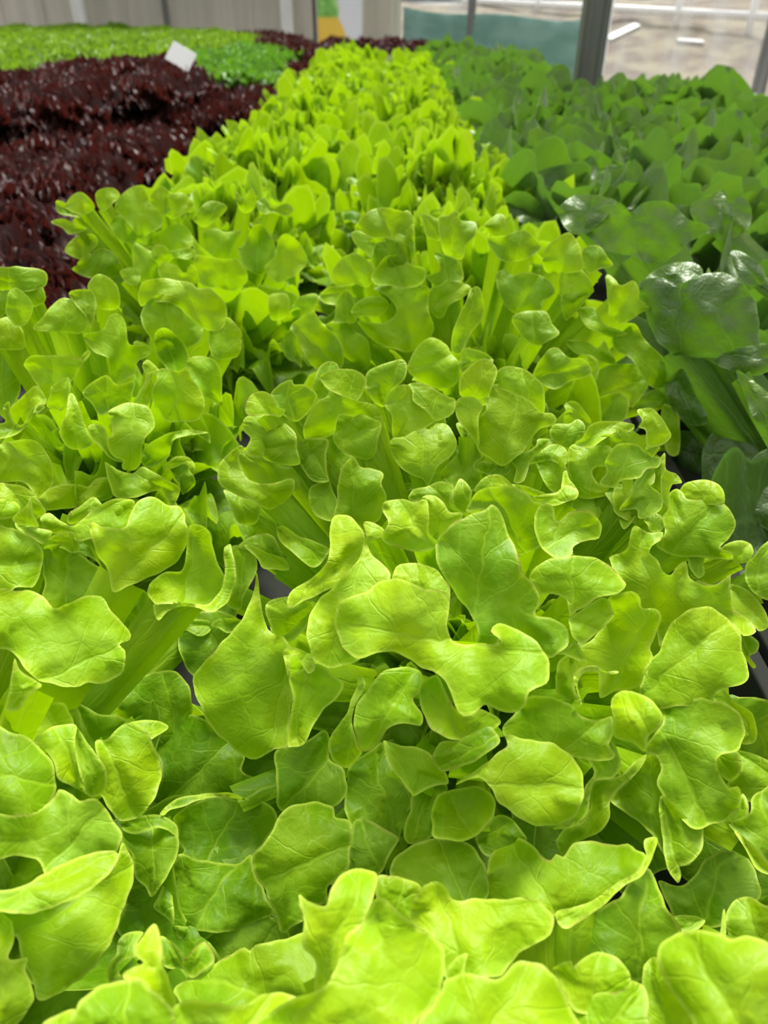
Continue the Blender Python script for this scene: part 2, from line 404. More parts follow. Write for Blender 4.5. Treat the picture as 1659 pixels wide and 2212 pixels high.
def post(name, px, py, Y, w, d, mat, label, cat='post', h=2.6, group=None):
    p = at_y(px, py, Y)
    t = thing(name, (p[0], Y, 0), label, cat, group)
    bm = bmesh.new(); add_box(bm, (0, 0, h / 2), (w, d, h))
    for sx in (-1, 1): add_box(bm, (sx * w * 0.32, -d / 2 - 0.003, h / 2), (w * 0.18, 0.006, h))
    bm_obj('shaft', bm, mat, t, bevel=0.004)
    bm = bmesh.new(); add_box(bm, (0, 0, 0.006), (w * 2.2, d * 2.2, 0.012))
    for sx in (-1, 1):
        for sy in (-1, 1):
            r = bmesh.ops.create_cone(bm, segments=6, radius1=0.008, radius2=0.008, depth=0.012, cap_ends=True)
            bmesh.ops.translate(bm, verts=r['verts'], vec=(sx * w * .8, sy * d * .8, 0.018))
    bm_obj('foot_plate', bm, mat, t)
    return t
post('roof_post', 172, 30, WY - .25, 0.115, 0.08, M_WHITE, 'white roof post against the grey back wall at far left')
post('roof_post', 619, 30, WY - .25, 0.11, 0.08, M_WHITE, 'white roof post against the grey back wall left of the banner')
post('roof_post', 357, 20, WY - .12, 0.05, 0.05, M_GREYPOST, 'thin dull grey post on the back wall between two white posts')
post('roof_post', 850, 30, WY - .2, 0.09, 0.08, M_WALL, 'beige post where the back wall meets the teal net')
post('roof_post', 1018, 40, 7.6, 0.065, 0.06, M_GREYPOST, 'slim grey post standing in front of the teal shade net')
post('roof_post', 1279, 90, 3.1, 0.088, 0.07, M_GREYPOST, 'thick grey metal post rising out of the dark green romaine bed')
post('roof_post', 1310, 60, 7.0, 0.05, 0.05, M_WHITE, 'thin white post just right of the thick grey post')
post('roof_post', 1657, 120, 5.2, 0.07, 0.06, M_GREYPOST, 'grey post cut by the right edge of the picture')

# banner leaning on its dark frame, in front of the end wall
def banner():
    Yb = WY - 0.9
    a = at_y(689, -90, Yb); b = at_y(689, 118, Yb)
    t = thing('banner', (b[0], Yb, 0), 'hanging printed banner with yellow and green fruit picture on white at the back wall', 'banner')
    w = at_y(787, 20, Yb)[0] - b[0]
    bm = bmesh.new(); nx, nz = 10, 30
    g = [[bm.verts.new((i / nx * w * (0.92 + 0.09 * j / nz), 0.012 * math.sin(i * .9) , 0.42 + j / nz * 1.35)) for j in range(nz + 1)] for i in range(nx + 1)]
    for i in range(nx):
        for j in range(nz): bm.faces.new((g[i][j], g[i + 1][j], g[i + 1][j + 1], g[i][j + 1]))
    N = NT('banner_print')
    sx = N.n('ShaderNodeSeparateXYZ', i_0=N.n('ShaderNodeTexCoord').outputs['Object'])
    nz_ = N.n('ShaderNodeTexNoise', i_Vector=N.n('ShaderNodeTexCoord').outputs['Object'], i_Scale=5.0, i_Detail=2.0).outputs['Fac']
    X = N.math('ADD', N.math('MULTIPLY', sx.outputs[0], 1 / w), N.math('MULTIPLY', N.math('SUBTRACT', nz_, 0.5), 0.25))
    Z = sx.outputs[2]
    diag = N.math('ADD', X, N.math('MULTIPLY', N.math('ABSOLUTE', N.math('SUBTRACT', Z, 0.86)), 1.1))
    fruit = N.math('SUBTRACT', 1.0, smoothstep_node(N, diag, 0.60, 0.68))
    yel = N.ramp(N.math('ADD', Z, N.math('MULTIPLY', X, 0.1)), [(0.52, (0.75, 0.05, 0.02)), (0.60, (0.9, 0.42, 0.05)), (0.72, (1.0, 0.60, 0.05)), (0.95, (1.0, 0.68, 0.10))])
    grn = N.mix(smoothstep_node(N, nz_, 0.4, 0.6), (0.16, 0.50, 0.07), (0.50, 0.85, 0.28))
    up = smoothstep_node(N, Z, 1.0, 1.04)
    leafm = N.math('SUBTRACT', 1.0, smoothstep_node(N, X, 0.44, 0.5))
    pic = N.mix(up, N.mix(fruit, (0.90, 0.91, 0.98), yel), N.mix(leafm, (0.90, 0.91, 0.98), grn))
    pb = N.n('ShaderNodeBsdfPrincipled', i_Base_Color=pic, i_Roughness=0.5)
    N.t.links.new(pb.outputs[0], N.out.inputs[0])
    sh = bm_obj('banner_sheet', bm, N.m, t, smooth=True); so = sh.modifiers.new('thick', 'SOLIDIFY'); so.thickness = 0.002
    bm = bmesh.new(); add_tube(bm, [(-0.03, 0.02, 0), (-0.03, 0.02, 1.9)], 0.016); add_tube(bm, [(-0.03, 0.02, 1.78), (w + .03, 0.02, 1.80)], 0.012)
    add_box(bm, (-0.03, 0.02, 0.01), (0.3, 0.3, 0.02)); bm_obj('banner_stand', bm, M_DARK, t, smooth=False)
banner()

# teal net slung between the posts
def net():
    Yn = 8.2
    t0 = at_y(872, 20, Yn); t1 = at_y(1268, 45, Yn - 1.6)
    bm = bmesh.new(); nx, nz = 60, 14
    g = []
    for i in range(nx + 1):
        f = i / nx; Yq = Yn - 1.6 * f
        top = at_y(872 + 396 * f, 14 + 26 * f + 5 * math.sin(f * 9) + 8 * math.sin(f * 3.1), Yq)
        g.append([bm.verts.new((top[0], Yq + 0.03 * math.sin(i * .7 + j * .3), top[2] * (1 - j / nz) + 0.05 * j / nz)) for j in range(nz + 1)])
    for i in range(nx):
        for j in range(nz): bm.faces.new((g[i][j], g[i + 1][j], g[i + 1][j + 1], g[i][j + 1]))
    o = bm_obj('shade_net', bm, M_NET, smooth=True); so = o.modifiers.new('thick', 'SOLIDIFY'); so.thickness = 0.003
    props(o, 'teal shade net hung behind the romaine bed between grey posts', 'net')
net()

# outdoors beyond the right part: dry bank, road edge, white railing
bm = bmesh.new(); rng = np.random.default_rng(5); nx, ny = 60, 16
g = [[None] * (ny + 1) for _ in range(nx + 1)]
for i in range(nx + 1):
    for j in range(ny + 1):
        X = -2 + 26 * i / nx; f = j / ny
        g[i][j] = bm.verts.new((X, 10.6 + 7 * f - 0.14 * X, 1.02 * (1 - math.cos(f * math.pi)) / 2 * (1 + 0.02 * X) + rng.uniform(-.04, .04)))
for i in range(nx):
    for j in range(ny): bm.faces.new((g[i][j], g[i + 1][j], g[i + 1][j + 1], g[i][j + 1]))
props(bm_obj('bank', bm, M_BANK, smooth=True), kind='structure')
box_struct('trim_1', (10, 19.5, 0.95), (40, 4, 0.1), plain('road', (0.36, 0.37, 0.38), 0.8, .1), rz=-0.10)
box_struct('wall_far', (8, 24.5, 1.6), (60, 0.3, 3.2), plain('hazy_far_wall', (0.40, 0.42, 0.42), 0.8, .2))
def railing():
    Y0 = 15.5
    a = at_y(1000, 2, Y0 + 1); b = at_y(1760, 42, Y0 - 2.2)
    t = thing('guard_railing', (a[0], a[1], 0.9), 'long white railing along the top of the dry bank outside', 'railing')
    bm = bmesh.new(); A = Vector(a) - Vector((a[0], a[1], .9)); B = Vector(b) - Vector((a[0], a[1], .9))
    add_tube(bm, [A, (A + B) / 2, B], 0.06); bm_obj('rail', bm, M_WHITE, t, smooth=True)
    for f in (0.03, 0.25, 0.47, 0.66, 0.85, 0.99):
        p = A.lerp(B, f); bm = bmesh.new(); add_tube(bm, [(p.x, p.y, -0.35), (p.x, p.y, p.z + 0.35)], 0.05); bm_obj('post', bm, M_WHITE, t, smooth=True)
railing()
for (px, py, L_, ang, lab) in ((1345, 72, 0.5, .5, 'pale plank lying askew on the dry bank near the thick post'), (1490, 92, 0.35, -.1, 'small white board lying on the dry bank at right')):
    p = at_y(px, py, 11.6); bm = bmesh.new(); add_box(bm, (0, 0, 0), (L_, 0.12, 0.06), rx=0.2)
    add_box(bm, (0, 0.06, 0.03), (L_ * .8, 0.02, 0.03)); o = bm_obj('plank', bm, M_TRAY, bevel=0.004); o.location = p; o.rotation_euler = (0, -ang * .6, ang); props(o, lab, 'plank')
# clear film wall on the right
N = NT('clear_film')
tb = N.n('ShaderNodeBsdfTransparent'); gb = N.n('ShaderNodeBsdfDiffuse', i_Color=(0.85, 0.86, 0.86, 1)); 
nz_ = N.n('ShaderNodeTexNoise', i_Vector=N.n('ShaderNodeMapping', i_Vector=N.n('ShaderNodeTexCoord').outputs['Object'], i_Scale=(2.5, 1, .5)).outputs[0], i_Scale=2.0, i_Detail=3.0).outputs['Fac']
mx = N.n('ShaderNodeMixShader', i_0=N.math('MULTIPLY', smoothstep_node(N, nz_, 0.3, 0.8), 0.28), i_1=tb.outputs[0], i_2=gb.outputs[0])
N.t.links.new(mx.outputs[0], N.out.inputs[0])
bm = bmesh.new(); add_box(bm, (0, 0, 0), (9.5, 0.004, 2.9)); o = bm_obj('window_1', bm, N.m); o.location = (XR + 4.75, WY, 1.5); props(o, kind='structure')

# growing benches: a dark tray on steel legs under each crop
def bench(x0, x1, y0, y1, label, rz=0):
    t = thing('growing_bench', ((x0 + x1) / 2, (y0 + y1) / 2, 0), label, 'bench', 'growing benches')
    w, l = x1 - x0, y1 - y0; zt = TOP - 0.155
    bm = bmesh.new(); add_box(bm, (0, 0, zt - 0.02), (w, l, 0.02)); add_box(bm, (-w / 2, 0, zt), (0.012, l, 0.06)); add_box(bm, (w / 2, 0, zt), (0.012, l, 0.06))
    add_box(bm, (0, -l / 2, zt), (w, 0.012, 0.06)); add_box(bm, (0, l / 2, zt), (w, 0.012, 0.06)); bm_obj('tray', bm, M_SOIL, t, bevel=0.002)
    for sy in (-1, 0, 1):
        for sx in (-1, 1):
            bm = bmesh.new(); add_box(bm, (sx * (w / 2 - .05), sy * (l / 2 - .1), (zt - .03) / 2), (0.04, 0.04, zt - .03)); bm_obj('leg', bm, M_STEEL, t)
    t['group'] = 'growing benches'; del t['group']
    return t
bench(-1.72 * H, 1.02 * H, -0.35, 21 * H, 'dark growing bench under the long central row of light green lettuce')
bench(1.10 * H, 3.2 * H, 0.0, 5.3, 'long dark growing bench under the romaine lettuces beside the central row')
bench(3.25 * H, 7.2 * H, 0.0, 2.75, 'short dark growing bench under the romaine lettuces at the right edge')
bench(-8 * H, -1.80 * H, 0.3, 6.4, 'dark growing bench under the dark red lettuces on the left')

# ------------------------------------------------------------------ the crops
rng = np.random.default_rng(11)
def nth(i):
    w = ['first', 'second', 'third', 'fourth', 'fifth', 'sixth', 'seventh', 'eighth', 'ninth', 'tenth', 'eleventh', 'twelfth', 'thirteenth', 'fourteenth', 'fifteenth', 'sixteenth', 'seventeenth', 'eighteenth', 'nineteenth', 'twentieth']
    return w[i] if i < 20 else str(i + 1) + 'th'

LIGHT_POOL = leaf_pool('light', 84, 0.0042, 3, M_LIGHT)
CROWN_POOL = leaf_pool('crown', 84, 0.0048, 8, M_LIGHT)
UNDER_POOL = leaf_pool('under', 8, 0.007, 33, M_LIGHT)
def light_head(loc, label, scale=1.0, seed=0, n=84, group='light green lettuces in the central row', top=1.0, under=9, pool=None):
    r = random.Random(seed)
    t = thing('oakleaf_lettuce', loc, label, 'lettuce', group)
    for i in range(n):
        me = (pool or LIGHT_POOL)[min(83, max(0, int(i * 84 * top / n) + r.randint(-1, 1)))]
        o = mesh_obj('leaf', me, t)
        o.rotation_euler = (r.uniform(-.10, .10), r.uniform(-.1, .1), i * GA + r.uniform(-.25, .25) + seed)
        s = scale * r.uniform(.9, 1.12); o.scale = (s * (1 if r.random() < .5 else -1), s, s)
    for i in range(under):
        o = mesh_obj('leaf', UNDER_POOL[i % 8], t); o.rotation_euler = (r.uniform(-.05, .05), r.uniform(-.05, .05), i * 2 * math.pi / under + r.uniform(-.3, .3))
        s = r.uniform(.8, 1.05); o.scale = (s, s, s)
    return t
FAR_LIGHT = [joined_head('oakleaf_lettuce', 'crown', 80, 0.0065, 70 + i, M_LIGHT) for i in range(4)]
LB0 = TOP - 0.130
HEADS = {}
right_rows = [(0.22 * H, 0.02 * H), (0.22 * H, 1.38 * H)] + [(0.33 * H, (2.78 + 1.38 * k) * H) for k in range(12)]
left_rows = [(-0.97 * H, (0.80 + 1.40 * k) * H) for k in range(14)]
NEAR_NAMES = {('R', 0): 'F', ('R', 1): 'A', ('R', 2): 'RB', ('L', 0): 'FL', ('L', 1): 'LB', ('L', 2): 'LC', ('R', 3): 'RC'}
NEAR_LABELS = {'F': 'light green oakleaf lettuce cut off by the bottom edge, largest blurred leaves nearest the camera',
               'A': 'big sharp light green oakleaf lettuce in the middle with twisted heart shaped front leaf',
               'RB': 'light green oakleaf lettuce directly behind the big middle one, beside the romaine',
               'FL': 'light green oakleaf lettuce at the lower left edge with brown rimmed leaf',
               'LB': 'light green oakleaf lettuce at the left edge with a rolled up funnel shaped leaf',
               'LC': 'light green oakleaf lettuce beside the dark red ones, behind the funnel leaf one',
               'RC': 'light green oakleaf lettuce, fourth from the front in right file of central row'}
for side, rows in (('L', left_rows), ('R', right_rows)):
    for i, (x, y) in enumerate(rows):
        nm = NEAR_NAMES.get((side, i))
        dz = rng.uniform(-.012, .008); x += rng.uniform(-.012, .012) * (i > 1) - (0.018 if side == 'L' and i in (3, 4, 5) else 0)
        lab = NEAR_LABELS.get(nm) or 'light green oakleaf lettuce, %s from front in central row\'s %s file' % (nth(i), 'left' if side == 'L' else 'right')
        loc = (x, y, LB0 + dz)
        if nm in ('F', 'A', 'FL'):
            HEADS[nm] = light_head((x, y, LB0 - 0.008), lab, 0.74, seed=ord(nm[0]) + len(nm), n=12 if nm == 'F' else 30, top=0.6, under=0 if nm == 'F' else 18)
        elif i < 6:
            tr = nm in ('LB', 'RB', 'LC')
            HEADS[nm or side + str(i)] = light_head((x, y, loc[2] - .012 * tr), lab, 0.94 if tr else 1.02, seed=i * 7 + (side == 'L'), n=44 if tr else 88, top=.85 if tr else 1.0, pool=None if tr else CROWN_POOL)
        else:
            o = mesh_obj('oakleaf_lettuce', FAR_LIGHT[(i + (side == 'L')) % 4], None, loc)
            o.rotation_euler.z = rng.uniform(0, 6.28); o.scale = (1.05, 1.05, 1.06)
            props(o, lab, 'lettuce', 'light green lettuces in the central row')

def inside(poly, x, y):
    c = False
    for i in range(len(poly)):
        (x0, y0), (x1, y1) = poly[i - 1], poly[i]
        if (y0 > y) != (y1 > y) and x < (x1 - x0) * (y - y0) / (y1 - y0) + x0: c = not c
    return c
def fill(poly, drop, sp, variants, name, cat, labelf, group, smin=.9, smax=1.1, hz=0.12, seed=1, jit=.2, angle=0.0):
    """plant a bed: staggered files of heads whose tops fall in the outlined patch of the picture's crop plane"""
    r = random.Random(seed); W = [at_z(px, py, TOP - drop)[:2] for px, py in poly]
    ca, sa = math.cos(angle), math.sin(angle)
    R = [(x * ca + y * sa, -x * sa + y * ca) for x, y in W]
    xs = [p[0] for p in R]; ys = [p[1] for p in R]; cols = []
    x = min(xs) + sp * .3; k = 0
    while x < max(xs):
        y = min(ys) + sp * (.2 + .5 * (k % 2)); col_ = []
        while y < max(ys):
            X, Y = x + r.uniform(-jit, jit) * sp * .4, y + r.uniform(-jit, jit) * sp * .4
            if inside(R, X, Y): col_.append((X * ca - Y * sa, X * sa + Y * ca))
            y += sp
        if col_: cols.append(col_)
        x += sp * .9; k += 1
    n = 0
    for ci, c in enumerate(cols):
        for i, (X, Y) in enumerate(c):
            z = TOP - drop - hz + r.uniform(-.015, .015)
            px, py = project((X, Y, z + .1))
            if px < -160 or px > 1820: continue
            o = mesh_obj(name, variants[r.randrange(len(variants))], None, (X, Y, z))
            o.rotation_euler = (r.uniform(-.08, .08), r.uniform(-.08, .08), r.uniform(0, 6.28)); s = r.uniform(smin, smax); o.scale = (s, s, s)
            props(o, labelf(i, ci, len(c), len(cols), px), cat, group); n += 1
    print(group, n)

ROM_POOL = leaf_pool('romaine', 26, 0.006, 21, M_ROMAINE)
def romaine_head(loc, label, seed, scale=1.0):
    r = random.Random(seed); t = thing('romaine_lettuce', loc, label, 'lettuce', 'romaine lettuces on the right')
    for i in range(26):
        o = mesh_obj('leaf', ROM_POOL[i], t); o.rotation_euler = (r.uniform(-.1, .1), r.uniform(-.1, .1), i * GA + seed)
        s = scale * r.uniform(.92, 1.1); o.scale = (s, s, s)
    return t
HEADS['R1'] = romaine_head((1.80 * H, 2.25 * H, TOP - .20), 'large dark green romaine lettuce nearest the camera beside the light green row', 1, .8)
HEADS['R3'] = romaine_head((2.9 * H, 2.3 * H, TOP - .20), 'dark green romaine lettuce at the right edge in front, glossy lower leaves', 2, .9)
HEADS['R2'] = romaine_head((1.78 * H, 3.45 * H, TOP - .19), 'dark green romaine lettuce with broad arched leaf, second beside the light green row', 5)
HEADS['R4'] = romaine_head((2.75 * H, 3.5 * H, TOP - .19), 'dark green romaine lettuce with greyish leaf backs, second from the front near the right edge', 4)
romaine_head((1.75 * H, 1.1 * H, TOP - .24), 'low dark green romaine lettuce shaded at the right edge below the others', 3, .9)
FAR_ROM = [joined_head('romaine_lettuce', 'romaine', 19, 0.009, 90 + i, M_ROMAINE) for i in range(4)]
fill([(1235, 440), (1110, 330), (1000, 170), (955, 100), (1010, 90), (1130, 110), (1230, 150), (1262, 168), (1420, 150), (1659, 200), (1900, 260), (1900, 470)], 0.0, 0.25, FAR_ROM,
     'romaine_lettuce', 'lettuce', lambda i, c, n, m, px: 'dark green romaine lettuce, %s from front in %s file right of centre' % (nth(i), nth(c)), 'romaine lettuces on the right', 0.78, 0.98, hz=.155, seed=4)

FAR_RED = [joined_head('red_lettuce', 'red', 40, 0.0062, 110 + i, M_RED) for i in range(3)]
fill([(130, 620), (140, 470), (300, 370), (360, 300), (520, 215), (610, 150), (690, 110), (600, 112), (420, 175), (0, 255), (-400, 330), (-400, 800)], 0.05, 0.20, FAR_RED,
     'red_lettuce', 'lettuce', lambda i, c, n, m, px: 'dark red frilly lettuce, %s from front in %s file of low red bed' % (nth(i), nth(c)), 'dark red lettuces beside the central row', .95, 1.15, seed=6)
fill([(-300, 200), (0, 142), (200, 112), (375, 108), (412, 150), (0, 205), (-300, 290)], -0.035, 0.20, FAR_RED,
     'red_lettuce', 'lettuce', lambda i, c, n, m, px: 'dark red lettuce, %s from front in %s file of raised block by white tag' % (nth(i), nth(c)), 'raised block of dark red lettuces', .95, 1.15, seed=7)
fill([(505, 66), (560, 62), (640, 68), (672, 88), (660, 108), (560, 92)], 0.0, 0.22, FAR_RED,
     'red_lettuce', 'lettuce', lambda i, c, n, m, px: 'dark red lettuce left of banner, %s in %s file of small far block' % (nth(i), nth(c)), 'far dark red lettuces', .95, 1.15, seed=8)
fill([(720, 72), (905, 76), (935, 92), (1030, 108), (1035, 130), (985, 125), (930, 84), (720, 80)], 0.02, 0.22, FAR_RED,
     'red_lettuce', 'lettuce', lambda i, c, n, m, px: 'brownish lettuce behind far end of light green row, %s in %s file' % (nth(i), nth(c)), 'far brownish lettuces', .9, 1.1, seed=9)
FAR_GREEN = [joined_head('frilly_lettuce', 'green', 36, 0.0068, 130 + i, M_FRILL) for i in range(3)]
FAR_GREEND = [joined_head('frilly_lettuce', 'green', 36, 0.0068, 140 + i, M_FRILLD) for i in range(2)]
fill([(-150, 62), (250, 50), (500, 66), (585, 82), (420, 100), (380, 112), (200, 118), (0, 148), (-150, 170)], 0.0, 0.23, FAR_GREEN,
     'frilly_lettuce', 'lettuce', lambda i, c, n, m, px: 'bright green frilly lettuce, %s from front in %s file of far left bed' % (nth(i), nth(c)), 'bright green frilly lettuces far left', .95, 1.15, seed=10)
fill([(420, 100), (585, 84), (608, 108), (600, 130), (440, 152), (425, 140)], 0.0, 0.21, FAR_GREEND,
     'frilly_lettuce', 'lettuce', lambda i, c, n, m, px: 'deep green frilly lettuce at near corner of far left bed, %s in %s file' % (nth(i), nth(c)), 'deep green frilly lettuces', .95, 1.15, seed=12)

# white plant tag stuck in the raised red block
p = at_z(398, 120, TOP + 0.06)
t = thing('plant_tag', (p[0], p[1] - .05, TOP - .1), 'tilted blank white plant tag at the corner of the raised dark red block', 'tag')
bm = bmesh.new(); add_box(bm, (0, 0, 0.16), (0.085, 0.0025, 0.075), ry=0.5, rx=-0.7); bm_obj('card', bm, M_WHITE, t, bevel=0.001)
bm = bmesh.new(); add_tube(bm, [(0, 0.004, 0), (0, 0.004, 0.15)], 0.003); bm_obj('stake', bm, M_WHITE, t)
